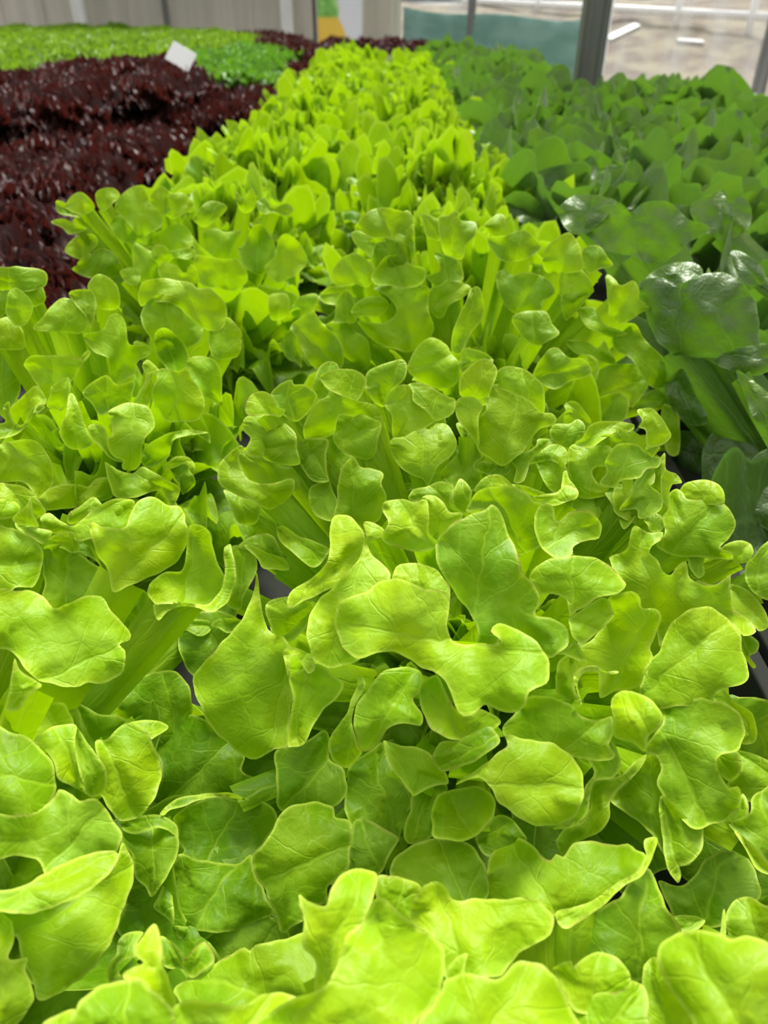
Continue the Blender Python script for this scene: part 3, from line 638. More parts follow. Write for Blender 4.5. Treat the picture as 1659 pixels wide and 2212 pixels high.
# ------------------------------------------------------------------ the nearest heads' own leaves, one by one
# every leaf: patch of the view, head it grows on, millimetres out from the head's dome, lean, turn, bulge | foot and tip | outline
VIEWS = {'1': (0, 1050, 560 / 1659), '2': (0, 1600, 612 / 1659), '3': (540, 1600, 612 / 1659), '4': (1047, 1600, 612 / 1659),
         '5': (1100, 1050, 560 / 1659), '6': (440, 740, 600 / 1659), '7': (940, 760, 600 / 1659), '8': (0, 560, 560 / 1659),
         '9': (400, 1050, 850 / 1659), '0': (0, 0, 1.0), 'a': (600, 400, 560 / 1659), 'b': (90, 380, 610 / 1659), 'c': (1060, 400, 599 / 1659)}
LEAVES = """
0 F@0.135 0 4 0 4|1200,1880 1150,1780|1100,1775 1180,1780 1225,1800 1235,1860 1190,1890 1120,1850
0 A@0.125 0 0 0 5|1420,1860 1330,1750|1290,1720 1360,1740 1410,1800 1430,1880 1350,1880 1290,1820
0 F@0.135 0 6 0 5|1600,1920 1560,1780|1450,1780 1520,1760 1600,1790 1720,1820 1720,1960 1560,1930 1470,1890
0 A@0.115 0 4 0 5|540,1490 450,1370|390,1340 470,1320 540,1360 570,1450 480,1490 400,1440
0 A@0.135 0 4 0 5|620,1960 560,2060|420,2010 520,1960 600,1990 640,2060 560,2110 440,2090
0 A@0.110 0 4 0 5|900,1600 870,1530|820,1520 880,1510 950,1540 960,1600 890,1620 830,1590
9 A 34 16 -6 5|1200,665 660,580|632,575 645,500 690,465 760,450 815,405 870,388 930,398 1000,432 1050,430 1110,465 1112,530 1105,590 1130,650 1170,668 1240,664 1310,668 1330,655 1288,612 1310,582 1350,580 1400,605 1460,640 1510,690 1538,750 1520,830 1450,870 1440,920 1380,955 1320,945 1260,925 1200,968 1150,950 1115,860 1075,795 1000,770 930,720 880,698 800,705 740,728 690,705 650,655
9 A 24 10 10 6|1215,665 1285,90|1060,235 1090,190 1180,130 1265,95 1290,80 1330,110 1360,190 1395,270 1420,350 1480,430 1492,480 1480,545 1540,555 1600,590 1620,640 1600,690 1530,722 1460,660 1350,620 1300,690 1210,690 1222,660 1235,620 1200,540 1110,410 1075,360 1058,290
9 A 30 28 -14 3|757,240 440,510|620,140 650,120 700,130 745,180 757,240 735,300 640,410 560,460 500,485 440,515 428,490 450,440 530,390 590,330 610,260 608,200
9 A 22 20 -8 8|760,260 600,760|757,240 800,300 850,345 862,390 830,420 760,480 700,600 720,700 740,728 650,765 590,760 540,725 512,640 520,570 560,480 640,410 735,300
9 A 16 20 4 4|1000,500 980,330|880,360 910,330 980,325 1050,345 1090,390 1115,430 1112,500 1050,500 900,480 872,420
9 A 24 8 -18 7|445,690 350,1130|300,360 290,440 250,540 190,620 130,690 60,760 35,820 50,900 100,1000 170,1080 250,1140 320,1145 380,1110 430,1100 440,1000 452,880 440,780 420,700 440,680 415,640 350,600 320,500 310,400
9 A 16 6 14 4|500,760 470,1090|440,800 500,770 560,750 620,790 665,830 650,880 590,940 540,1010 500,1090 450,1100 430,1090 440,1000 452,880
9 A 26 20 0 0|440,800 520,700|413,700 440,678 490,690 535,725 548,770 520,792 500,765 480,730 450,715 440,760 432,800 420,740
9 A 12 2 -10 4|520,540 400,640|340,500 400,470 470,468 540,500 530,560 490,620 440,655 390,640 350,570
9 A 12 6 -8 4|960,780 750,1110|710,1000 720,930 770,860 820,790 900,765 980,770 1000,800 990,870 960,900 1000,960 995,1010 930,1000 860,1020 820,1080 770,1118 730,1100
9 A 4 0 8 2|740,820 680,1170|605,1110 620,1040 680,960 700,900 730,830 740,800 760,840 715,930 705,1010 730,1090 745,1130 690,1185 640,1170
9 A 4 6 0 3|1060,800 1150,1050|985,850 1060,800 1100,870 1150,950 1200,968 1250,940 1330,1000 1190,1070 1080,1050 1020,1000
9 A 8 14 0 3|1310,1050 1070,1190|1040,1140 1080,1080 1150,1070 1220,1020 1270,1000 1310,1040 1330,1080 1280,1120 1200,1170 1090,1205 1060,1180
0 A 14 14 6 7|985,1690 1250,1705|1090,1590 1100,1585 1150,1600 1200,1607 1240,1640 1262,1690 1255,1740 1225,1775 1180,1785 1130,1772 1080,1735 1060,1700 1030,1680 985,1694 1060,1640 1095,1610
4 A 5 6 10 3|640,100 520,500|400,510 500,460 570,320 590,260 640,180 560,40 620,-60 700,-30 740,-20 780,60 795,120 760,215 660,235 620,300 610,400 560,480 480,515
4 A 1 10 10 3|950,90 500,640|430,560 480,500 560,480 610,400 625,270 700,225 800,200 870,130 950,80 900,180 780,290 740,350 735,440 700,510 640,550 560,590 530,600 480,680 440,650 415,600
3 A 2 8 -4 3|960,300 800,20|780,10 830,12 900,30 980,35 1050,75 1100,140 1150,190 1165,250 1100,260 1020,290 960,330 940,310 890,240 830,150
3 A -2 6 -8 5|460,110 190,400|150,60 230,30 330,0 430,-60 470,0 465,100 540,160 560,220 570,300 545,350 490,385 420,395 330,400 250,400 190,415 160,370 155,280 150,180
3 A@0.095 0 4 0 3|860,560 720,70|570,180 620,110 700,60 770,10 830,150 890,240 930,300 945,350 930,420 890,480 870,590 800,560 700,500 600,500 560,430 550,350 570,250
3 A@0.085 8 10 8 4|930,600 1080,215|1160,285 1140,220 1100,210 1020,220 960,260 945,340 935,420 905,490 900,560 935,605 1000,590 1070,560 1100,470 1100,390 1110,330 1140,300
3 A@0.083 18 12 0 -8|1320,560 1150,300|1060,420 1090,340 1130,300 1220,280 1320,268 1400,300 1440,360 1430,430 1390,490 1320,560 1250,590 1160,580 1070,560 1065,480
3 A@0.088 8 12 6 3|1320,570 1560,480|1320,560 1390,490 1440,440 1490,438 1550,470 1600,540 1620,580 1560,640 1400,680 1340,620
3 A@0.092 6 10 -6 7|585,600 60,850|15,720 40,640 110,560 160,470 200,400 270,370 350,362 420,365 490,390 500,440 560,460 595,500 590,640 575,740 520,800 460,860 450,950 380,960 300,950 320,1050 240,1090 215,1120 175,1120 160,1050 120,960 85,860 30,800
3 A@0.098 6 4 0 3|770,760 640,470|590,620 595,520 620,465 680,460 750,490 830,540 870,580 830,650 770,770 700,790 575,780
3 F@0.088 6 22 0 6|1250,930 1100,570|820,740 860,670 960,610 1060,575 1140,567 1220,580 1290,610 1350,680 1385,760 1385,930 1200,960 1100,900 1000,900 900,860 820,800
3 F@0.025 8 8 -14 4|420,1450 660,750|290,905 340,940 440,960 480,860 540,780 600,748 700,760 740,790 735,880 700,980 660,1060 600,1180 560,1300 500,1450 380,1480 385,1300 320,1220 305,1130 315,1050
3 F@0.020 6 12 8 9|420,1480 800,950|560,1150 660,1060 720,940 790,920 850,980 960,1080 1060,1130 1120,1200 1140,1290 1130,1420 1060,1550 960,1680 940,1800 -100,1800 120,1590 250,1510 400,1460 500,1340
3 F@0.06 0 12 0 2|850,1000 900,800|810,790 880,800 1000,850 990,960 980,1060 950,1100 860,1020 790,960 740,940 740,800
3 F@0.045 4 12 4 6|1260,1380 1090,830|945,960 980,890 1030,835 1090,825 1150,860 1190,930 1300,925 1400,930 1504,925 1624,915 1704,950 1774,1020 1779,1090 1724,1160 1604,1230 1524,1300 1474,1370 1374,1395 1260,1400 1150,1400 1100,1290 1080,1180 1020,1110 950,1080
3 F@0.018 0 16 4 5|1300,1800 1640,1300|1150,1395 1260,1362 1374,1385 1470,1385 1540,1310 1614,1292 1714,1310 1784,1380 1824,1440 1864,1520 1894,1600 1894,1800 900,1800 980,1659 1060,1550 1130,1440
3 F@0.03 0 10 0 0|1200,1440 1270,1250|1150,1430 1160,1330 1210,1270 1275,1245 1262,1300 1240,1400
4 F@0.075 8 26 -8 6|400,1000 150,570|12,780 30,680 80,600 150,568 220,575 290,620 340,680 390,700 420,670 460,680 500,620 540,590 620,590 700,600 780,610 840,600 880,640 930,655 950,680 900,780 770,850 650,950 520,1000 420,1020 400,1040 330,990 260,970 130,960 20,950 8,860
4 F@0.070 12 38 0 2|440,1060 1000,570|420,1000 520,975 640,930 760,840 900,760 950,680 930,620 940,575 1005,570 1000,640 930,780 820,850 700,960 630,1010 560,1060 480,1100 430,1070
4 F@0.080 6 2 14 5|900,1390 940,760|430,1080 480,1100 560,1060 640,1000 760,930 800,905 870,800 960,740 1000,820 1060,960 1150,1110 1100,1200 1030,1330 930,1400 850,1400 800,1330 740,1290 650,1290 560,1360 510,1350 470,1300 460,1180
0 A 30 12 10 7|1420,1560 1530,1785|1433,1510 1448,1504 1458,1516 1488,1514 1515,1506 1549,1514 1579,1526 1603,1550 1611,1577 1604,1600 1592,1622 1560,1630 1548,1645 1556,1674 1575,1702 1593,1698 1602,1715 1596,1744 1574,1770 1541,1781 1519,1790 1493,1788 1475,1770 1449,1740 1427,1711 1421,1685 1427,1659 1416,1633 1396,1628 1395,1615 1410,1590 1430,1560
5 A 36 18 -10 8|900,1580 760,1310|650,1400 665,1350 710,1310 760,1308 860,1340 940,1400 985,1470 965,1545 890,1600 870,1700 780,1640 670,1600 665,1500
5 A 24 14 12 8|860,1330 1400,850|830,1300 880,1180 910,1110 960,1050 1000,940 1060,860 1130,800 1200,772 1280,775 1360,820 1430,880 1480,950 1490,1060 1530,1150 1535,1220 1490,1270 1400,1285 1340,1310 1300,1365 1280,1400 1150,1410 1060,1410 1000,1430 940,1430 880,1370
5 A 12 4 0 -8|720,1180 900,800|300,1200 320,1120 440,1040 560,950 640,840 630,720 700,690 780,675 840,710 855,780 940,785 970,840 950,930 905,1030 915,1090 870,1190 840,1280 780,1305 680,1310 580,1360 575,1250 560,1190 450,1200 420,1290 450,1390 380,1380 300,1320
5 A 20 20 0 0|450,1390 640,1180|410,1220 430,1180 490,1155 560,1150 620,1185 690,1180 700,1195 650,1205 560,1180 480,1190 445,1240 440,1290 465,1390 445,1390 430,1300
5 A 4 8 0 4|300,1700 600,1500|80,1400 120,1350 220,1345 330,1365 400,1400 460,1470 530,1500 600,1490 660,1475 665,1560 640,1659 680,1720 600,1760 200,1700 60,1680 -40,1560
5 A 34 24 0 6|390,820 420,450|120,600 150,540 230,480 320,455 420,445 520,455 620,490 690,550 735,610 740,640 690,690 590,710 500,760 430,800 390,830 375,770 350,715 280,690 200,695 180,660
5 A 26 22 8 4|400,850 600,950|380,850 430,815 500,765 590,712 640,735 655,780 672,830 620,890 540,960 470,1005 410,970 385,900
5 A 14 14 0 1|430,1010 470,1110|315,1075 370,1030 430,1000 480,1080 490,1105 450,1120 400,1100 350,1080
5 A 30 34 0 -5|310,340 570,230|160,200 180,150 215,110 280,130 300,220 340,210 380,170 450,150 530,170 580,230 590,280 575,335 500,350 410,385 405,430 360,465 300,465 240,430 195,370 165,290
5 A 26 30 0 2|380,100 140,90|130,80 200,55 300,40 350,0 410,5 445,35 430,80 370,100 280,125 200,105 150,110
7 A 12 -6 0 4|540,1190 330,810|220,880 260,830 340,805 440,800 530,830 590,890 640,900 640,960 640,1060 640,1150 560,1200 490,1220 430,1180 400,1050 340,960 300,950 250,945 180,960
5 A 24 26 8 7|1060,400 1350,110|1010,150 1020,60 1070,20 1110,40 1150,85 1300,75 1370,110 1440,190 1450,250 1410,330 1350,390 1420,430 1430,470 1330,465 1180,455 1090,455 1000,420 940,380 990,300 985,200
5 A 12 30 0 5|1230,110 1270,-40|1070,60 1085,30 1130,-20 1230,-40 1330,-20 1375,40 1375,115 1300,120 1150,120
5 A 14 6 8 5|960,950 830,270|640,460 700,430 760,380 780,290 810,258 880,290 985,295 980,330 920,390 900,430 950,470 980,540 1035,570 1080,510 1130,480 1150,560 1200,620 1280,640 1360,610 1420,565 1415,640 1430,790 1500,830 1560,880 1575,930 1500,960 1460,920 1360,860 1280,815 1200,812 1130,850 1060,900 1020,980 960,1030 940,900 900,840 860,820 800,760 740,720 680,700 720,640 700,580 660,530
5 A 24 18 0 3|1230,590 1210,340|1135,430 1150,380 1210,340 1250,350 1265,420 1245,500 1250,560 1210,590 1160,530 1140,480
5 A 20 36 0 0|1180,600 1420,565|1145,530 1160,560 1200,590 1250,615 1310,630 1360,605 1420,565 1380,620 1300,650 1230,640 1180,610
5 A 10 14 14 3|1430,460 1540,370|1360,400 1400,365 1470,348 1540,365 1565,410 1560,440 1520,490 1450,490 1430,465 1420,430
5 A 4 10 10 3|1570,690 1660,340|1505,580 1520,500 1570,440 1640,360 1760,300 1760,760 1659,730 1570,690 1530,640
5 A 8 24 10 3|1430,660 1620,900|1415,650 1440,630 1520,660 1600,740 1650,830 1659,900 1600,930 1560,890 1430,790
5 A 10 4 10 2|1500,960 1560,1150|1460,900 1540,950 1600,1000 1585,1060 1540,1090 1580,1150 1560,1165 1520,1120 1490,1060
5 A 14 10 16 3|1380,1340 1560,1620|1300,1340 1370,1305 1440,1380 1500,1410 1560,1460 1585,1560 1570,1640 1490,1650 1480,1580 1450,1500 1400,1430 1330,1400
5 A 26 26 0 3|940,300 930,170|860,220 880,185 930,170 980,200 990,260 960,295 900,290 885,250
7 A 18 8 0 4|1000,1060 960,820|820,880 860,840 920,815 1010,820 1020,880 1070,950 1110,1000 1110,1050 1030,1040 990,1050 970,990 900,945 820,940
5 A 14 16 6 4|700,200 880,0|610,40 640,10 700,-60 780,-80 800,-30 850,0 930,20 980,70 980,120 930,160 830,195 800,240 690,180 650,110
5 A 22 32 0 1|700,200 820,160|685,160 770,140 820,165 800,210 760,260 730,275 705,230 700,190
6 A 12 22 -10 3|400,430 300,300|245,390 260,340 300,298 360,292 420,330 450,385 490,400 460,445 400,435 290,440 250,420
6 A 6 14 -8 3|520,420 500,225|400,310 440,260 490,225 530,222 540,250 600,250 640,275 680,320 640,400 560,470 480,440 430,370
6 A 2 6 0 2|700,340 760,112|640,280 660,220 690,150 740,112 790,118 808,155 790,200 770,260 740,330 700,360 670,330
6 A 8 20 0 4|880,340 900,160|695,200 740,170 860,155 930,175 970,210 965,260 920,345 850,330 780,300 720,255
6 A 16 2 0 5|620,560 1050,430|600,500 640,400 690,340 760,312 715,262 730,252 900,340 1000,365 1060,410 1068,470 1030,480 880,440 810,440 790,500 780,540 700,580 620,600 595,560
6 A 18 12 8 4|1040,480 800,600|760,470 810,415 880,405 1000,450 1060,480 1050,560 1010,690 920,690 830,650 780,600 775,550 820,520 790,500
6 A 4 12 0 3|1050,380 1180,100|965,260 970,190 1010,150 1100,120 1180,100 1215,140 1210,200 1180,240 1120,290 1080,385 1020,360 985,310
6 A 10 4 8 4|1160,560 1200,255|1080,370 1110,290 1160,255 1220,255 1250,290 1260,350 1330,400 1370,450 1370,480 1300,520 1240,560 1140,600 1120,440
6 A 6 26 6 3|1360,450 1400,285|1220,250 1300,240 1400,290 1460,320 1505,345 1490,420 1400,470 1375,460 1330,410 1255,350 1245,290
6 A 24 22 0 6|1330,850 1290,510|1110,610 1130,570 1200,560 1260,530 1300,500 1345,520 1380,480 1450,490 1500,560 1510,620 1480,680 1400,740 1340,860 1310,820 1220,780 1140,700 1115,650
6 A 22 10 -14 5|600,640 350,620|330,620 345,560 390,500 440,475 490,485 550,550 560,640 575,725 480,732 400,715 345,680
6 A 28 8 -8 4|740,800 600,590|550,640 560,590 640,570 720,570 745,600 730,680 740,780 745,830 660,830 600,770 560,700
6 A 30 14 0 -4|760,840 640,1000|625,920 640,860 700,830 745,810 770,880 800,960 775,1062 690,1045 640,990
6 A 20 2 0 2|780,960 800,560|690,560 780,530 830,650 910,690 840,740 820,840 810,980 740,920 735,780 715,680
6 A 36 6 6 5|900,1100 890,695|800,840 830,740 880,690 905,690 940,740 1000,750 1060,770 1072,800 1060,840 1090,900 1090,960 1050,1050 1000,1090 965,1150 940,1110 860,1080 780,1060 795,930
6 A 22 8 -10 8|450,960 130,700|85,770 110,700 160,650 220,610 240,640 210,680 240,780 290,830 400,840 530,810 545,860 520,920 440,980 380,1000 300,950 200,910 120,870 80,820
6 A 14 0 -6 3|480,900 240,640|200,650 240,640 300,680 400,700 480,740 550,740 570,800 560,880 390,900 300,860 240,780
6 A 12 8 -10 3|400,600 260,500|235,480 260,440 350,430 420,480 400,560 370,640 345,690 270,670 255,630 280,570 240,530
6 A 14 14 0 3|220,920 260,1090|120,880 200,910 340,940 345,980 320,1070 270,1090 200,1070 160,980
6 A 12 4 0 -3|700,1240 450,1050|430,1045 520,1040 630,1010 680,1060 750,1060 760,1230 690,1270 600,1260 500,1200 440,1130
6 A 18 24 0 4|720,1310 450,1110|435,1110 480,1095 560,1150 640,1180 740,1220 750,1250 700,1320 640,1340 560,1280 460,1190
6 A 30 30 0 1|1070,1120 960,1080|955,1075 1000,1070 1070,1110 1075,1150 980,1185 965,1130
6 A 28 10 0 4|1360,1190 1150,940|1070,970 1100,945 1190,935 1260,950 1310,935 1340,960 1345,1060 1350,1140 1400,1190 1420,1210 1300,1250 1170,1230 1060,1170 1100,1080 1070,1010
6 A 22 0 8 4|1400,1190 1370,915|1300,930 1370,915 1430,950 1470,1010 1550,1020 1500,1100 1420,1200 1340,1160 1320,1040
6 A 20 12 0 3|1500,1010 1350,860|1220,930 1250,880 1330,860 1400,830 1470,835 1495,880 1480,960 1555,1020 1490,1050 1430,980 1370,945 1310,955 1260,955
6 A 22 8 0 3|1600,1010 1535,810|1500,870 1535,810 1600,880 1600,950 1659,1000 1560,1030 1485,960
6 A 8 2 0 3|1240,930 1090,700|1040,700 1110,695 1200,760 1310,820 1330,860 1230,890 1210,960 1100,950 1070,900
6 A 22 20 0 3|500,1350 250,1215|240,1215 290,1210 370,1250 470,1285 510,1330 500,1360 420,1355 350,1345 310,1280
6 A 10 4 0 3|420,1300 340,1140|200,1220 330,1140 420,1160 460,1250 510,1340 400,1300 300,1250
7 A 0 4 0 4|240,310 280,45|145,240 150,150 200,90 260,45 320,48 370,100 360,170 330,240 300,320 230,300 160,270
7 A -2 14 0 4|560,300 520,90|340,160 370,110 430,85 520,100 600,150 650,210 655,300 640,380 560,300 440,240 350,210
7 A 10 14 4 6|400,620 520,190|300,240 330,195 420,195 460,182 560,190 620,220 655,290 640,360 700,365 728,400 700,440 610,470 540,580 500,620 400,680 330,640 250,580 260,400 300,340
7 A 12 10 0 3|220,540 190,270|120,310 150,275 220,270 270,300 285,340 260,400 260,560 210,500 150,430 125,370
7 A 14 12 0 4|150,780 160,430|125,430 170,430 220,520 270,580 285,630 240,670 250,710 310,720 280,780 200,840 100,810 -20,790 100,640 180,570 150,500
7 A 20 26 0 3|300,740 400,640|240,690 280,650 340,660 390,635 440,660 448,710 410,745 330,740 270,720
7 A 14 24 0 2|500,740 690,520|445,630 540,595 600,560 615,520 690,520 720,530 620,600 570,660 530,770 470,780 480,700
7 A 8 16 0 3|660,660 740,560|550,670 620,600 700,550 780,580 795,650 760,680 690,650 620,660
7 A 14 10 0 4|720,830 690,610|610,690 600,640 640,610 700,610 760,650 800,720 870,840 800,830 750,850 690,830 640,760
7 A 12 10 0 4|920,850 900,560|790,640 800,570 850,550 920,570 980,540 1050,570 1070,610 1030,680 960,690 940,730 980,790 1050,810 1040,860 860,870 800,740
7 A 16 14 6 5|1080,800 1180,545|1015,650 1050,590 1100,550 1160,545 1220,560 1280,610 1350,640 1330,690 1270,700 1230,750 1180,760 1110,770 1070,810 980,790 1020,720
7 A 2 24 0 3|900,540 1100,415|835,540 880,510 920,440 1000,415 1100,415 1190,435 1160,480 1080,480 1000,530 930,570 860,565
7 A 6 12 0 3|1060,560 1090,460|930,540 1000,495 1070,490 1085,455 1150,480 1180,550 1100,580 1050,600 990,570
7 A -4 12 0 3|760,540 850,400|690,460 720,430 800,430 850,400 890,430 895,480 860,540 820,590 740,560 690,510
7 A 4 16 10 3|1260,540 1240,340|1205,350 1240,338 1300,340 1350,390 1390,450 1412,500 1380,540 1350,560 1340,560 1290,570 1260,550 1255,470 1215,450 1235,410
7 A 10 20 0 2|1290,610 1360,490|1258,570 1290,520 1340,490 1370,490 1370,520 1320,600 1300,630 1270,610
7 A 20 16 0 4|1120,920 1130,735|1060,840 1090,760 1130,735 1170,760 1180,810 1150,870 1110,940 1080,950 1062,900
7 A 24 16 8 5|1140,940 1280,690|1180,800 1210,740 1240,690 1290,690 1315,730 1310,780 1290,800 1340,840 1360,900 1330,960 1220,1000 1200,940 1100,945 1150,870
7 A 8 12 10 3|1330,830 1450,750|1300,720 1370,600 1380,700 1440,730 1475,780 1440,790 1400,800 1370,860 1300,810
7 A 16 12 0 2|1370,880 1390,705|1350,740 1380,705 1430,740 1425,780 1400,830 1390,920 1350,870 1345,790
7 A 6 20 0 3|340,830 360,735|230,830 270,770 330,735 400,740 470,810 400,840 300,850
7 A 8 24 0 2|560,860 470,790|455,790 520,795 600,820 670,855 640,880 560,890 520,850 470,815
7 A 28 26 0 2|620,890 785,710|755,790 765,720 785,710 800,760 830,790 855,830 840,860 790,885 700,880 640,890 570,900 560,870 660,855 740,830
8 LB 16 8 0 5|0,940 20,620|-60,640 10,600 90,650 130,760 120,880 50,960 -60,960
8 LB 0 16 0 4|60,180 60,45|-60,60 50,50 130,45 290,80 280,180 130,210 0,200 -60,200
8 LB 4 8 0 4|200,290 190,130|120,150 190,130 260,150 290,260 200,310 120,260
8 LB 2 6 0 4|-20,380 0,150|-60,150 0,140 90,150 110,240 40,340 -20,390 -60,380
8 LB 10 12 8 5|1300,420 1150,125|885,200 930,140 1050,122 1200,145 1270,185 1350,190 1420,250 1455,320 1440,400 1400,460 1290,440 1200,360 1130,300 1050,275 950,280 900,300
8 LB 18 8 8 5|1100,520 1050,222|900,370 920,300 970,240 1050,222 1110,240 1160,310 1220,330 1290,410 1295,480 1260,540 1190,570 1150,560 1060,520 980,520 920,440
8 LB 34 14 4 -26|1100,640 1040,440|985,520 1000,460 1050,440 1110,470 1180,540 1210,630 1190,700 1140,730 1080,715 1020,640 990,570
8 LB 26 0 6 5|1100,720 1170,1040|1020,700 1140,715 1195,690 1230,760 1300,870 1305,950 1270,1030 1150,1040 1060,1030 1010,960 980,940 970,850 1000,780
8 LB 20 4 14 4|1230,700 1410,920|1190,660 1260,620 1350,630 1410,700 1420,800 1420,930 1380,920 1290,850 1220,780
8 LB 40 8 0 6|860,930 830,1340|690,990 730,950 800,920 880,920 950,950 985,1020 985,1080 930,1150 910,1200 905,1290 860,1350 790,1350 780,1310 790,1290 740,1270 700,1220 680,1150 715,1130 710,1050
8 LB 34 12 0 2|600,1060 790,1290|565,1070 620,1055 670,1080 700,1150 740,1210 800,1280 780,1300 700,1270 640,1200 590,1150
8 LB 34 4 -8 4|350,830 330,615|150,670 200,620 320,615 450,615 500,635 560,580 575,610 500,720 460,780 380,840 290,900 230,790 180,720
8 LB 38 6 0 3|380,950 440,760|330,810 430,755 450,800 440,900 420,970 350,960 300,940 320,860
8 LB 30 8 0 5|740,780 780,360|530,490 580,470 660,450 700,360 760,350 800,400 830,540 950,550 955,610 880,660 860,740 740,800 700,760 690,640 600,590
8 LB 28 22 0 4|400,450 450,250|210,440 280,360 370,260 440,250 520,290 560,370 555,440 510,480 440,470 350,460 260,460
8 LB 24 12 -6 4|130,420 90,180|40,290 50,220 90,180 140,200 210,290 190,380 150,430 90,420 40,350
8 LB 22 10 0 4|560,440 540,195|440,220 480,195 580,200 615,260 610,350 580,440 545,360 480,290
8 LB 12 12 0 4|680,310 650,95|560,180 600,110 650,95 730,140 760,200 760,310 640,320 600,240
8 LB 30 20 0 4|60,560 60,370|-60,390 0,380 50,370 110,410 150,460 160,560 100,580 0,580 -60,560
8 LB 44 22 0 -6|80,1090 220,940|20,950 60,910 70,1000 130,1060 200,1000 240,930 290,950 200,1020 150,1090 60,1140 -60,1140 -60,1060 30,1040
8 LB 26 2 0 6|60,1180 330,1400|0,1190 100,1160 200,1150 270,1200 330,1300 345,1400 320,1470 250,1530 150,1430 0,1420 -60,1300
8 LB 34 0 0 3|130,1050 220,820|170,850 230,810 290,880 290,930 250,930 200,980 150,1060 80,1040 60,960 120,900
8 LB 36 6 0 4|450,900 510,1220|380,1110 420,1000 440,870 480,880 540,1040 570,1120 590,1180 500,1220 430,1200
8 LB 28 4 0 4|700,960 680,740|530,850 600,780 680,740 750,800 860,780 850,860 820,940 700,980 640,1000 580,920
8 LB 34 12 0 3|880,920 950,645|910,680 950,645 1020,720 970,750 980,820 960,920 900,935 850,920 890,850 930,760
8 LB 16 14 14 4|1420,630 1450,370|1340,460 1450,370 1530,440 1550,500 1530,610 1480,640 1390,640 1350,600
8 LB 26 14 6 4|760,1330 1120,1480|670,1300 760,1350 850,1370 920,1330 1050,1400 1150,1470 1100,1580 1020,1480 850,1530 740,1520 700,1430
8 LB 10 2 0 3|450,1600 620,1400|250,1530 350,1450 500,1440 560,1455 620,1400 700,1410 720,1520 600,1560 400,1600 280,1600
8 LB 10 4 0 3|940,1320 1300,1110|900,1240 1000,1150 1180,1090 1330,1110 1200,1130 1110,1160 1080,1260 1000,1320 920,1330
8 LB 10 10 0 2|1060,1340 1230,1290|1040,1340 1110,1270 1200,1265 1245,1310 1240,1360 1180,1310 1100,1340
1 FL 34 14 8 7|300,1220 800,1010|-60,680 100,670 190,665 270,700 340,780 400,765 490,720 560,705 640,705 700,770 760,850 820,920 830,980 770,1015 800,1050 805,1120 770,1200 700,1250 620,1270 550,1255 480,1285 350,1275 230,1230 150,1150 100,1095 60,1050 -60,1000
1 FL 20 16 6 6|720,660 1130,230|570,270 590,228 660,260 800,265 830,180 880,100 950,68 1020,90 1080,120 1150,130 1185,180 1180,230 1205,280 1200,360 1160,450 1080,520 950,590 830,635 720,675 690,540 620,430 590,350
1 FL 8 0 8 5|740,680 930,1070|720,650 830,640 910,660 950,700 980,760 1005,850 1015,960 1010,1030 950,1080 870,1075 800,1045 760,1000 720,900 680,800 700,720
1 FL 18 10 8 -7|1180,760 1250,250|950,650 970,610 1060,550 1160,540 1190,430 1205,300 1215,250 1270,240 1310,260 1345,310 1370,420 1420,540 1440,600 1400,700 1340,765 1200,760 1060,755 990,755 950,700
1 FL 26 30 0 1|1000,800 1475,380|1430,420 1440,390 1475,370 1490,420 1510,540 1500,640 1460,740 1400,790 1350,805 1260,780 1180,770 1080,800 1015,860 985,800 985,750 1080,735 1200,745 1320,760 1400,680 1430,600 1440,540
1 A 10 4 -8 3|1540,780 1560,390|1490,380 1600,400 1650,500 1620,600 1560,700 1540,790 1450,760 1500,650 1510,540 1480,430
1 FL 30 14 0 5|-60,500 250,480|-60,270 50,262 120,285 200,330 260,380 280,440 265,530 220,640 190,650 110,650 50,690 -60,720
1 FL 16 4 0 -6|420,760 450,380|280,400 330,370 400,365 460,390 530,450 640,520 690,570 705,660 680,720 560,760 490,790 400,830 340,820 270,720 290,620 270,540
1 FL 8 24 0 5|330,290 800,90|260,210 310,170 400,230 480,250 580,160 680,100 760,80 860,95 850,180 830,290 660,300 600,330 500,350 430,300 330,300
1 FL 4 20 0 3|480,230 600,70|430,230 440,170 510,130 590,70 640,100 650,130 570,190 480,240
1 FL 22 12 0 3|0,215 60,85|-60,100 50,85 110,110 130,150 90,200 0,215 -60,215
1 FL 8 14 0 4|60,10 250,220|-60,-10 100,-10 190,20 240,80 290,150 280,180 200,230 130,190 100,140 0,120 -60,110
1 FL 24 4 0 2|170,250 190,75|80,200 170,120 190,75 205,110 215,180 250,260 180,255 100,235
1 FL 26 26 0 2|260,340 120,230|95,230 160,225 240,265 320,285 330,310 280,370 230,350 200,330 120,285
1 FL 8 8 0 3|720,660 530,330|500,345 570,305 620,380 700,520 770,590 720,670 670,560 600,470 500,420
1 FL 12 10 0 3|460,410 440,290|280,360 350,310 450,290 490,320 510,410 460,430 400,400 330,390
1 A@0.11 0 2 0 6|1150,1700 1050,1180|730,1440 800,1350 900,1220 1030,1180 1120,1190 1200,1260 1225,1330 1230,1420 1220,1500 1300,1550 1400,1620 1400,1700 1100,1720 1000,1600 900,1500 780,1490
1 FL@0.10 0 6 0 3|1300,900 1060,870|1045,870 1100,850 1200,850 1330,860 1350,920 1280,960 1200,930 1150,920 1080,900
1 A@0.10 0 10 0 3|1470,930 1430,850|1350,890 1400,850 1520,850 1560,880 1470,940 1400,910
1 FL@0.052 16 10 8 -6|430,1750 300,1385|0,1540 20,1480 60,1440 200,1390 330,1380 410,1390 440,1440 470,1520 485,1700 480,1760 300,1760 200,1700 80,1640
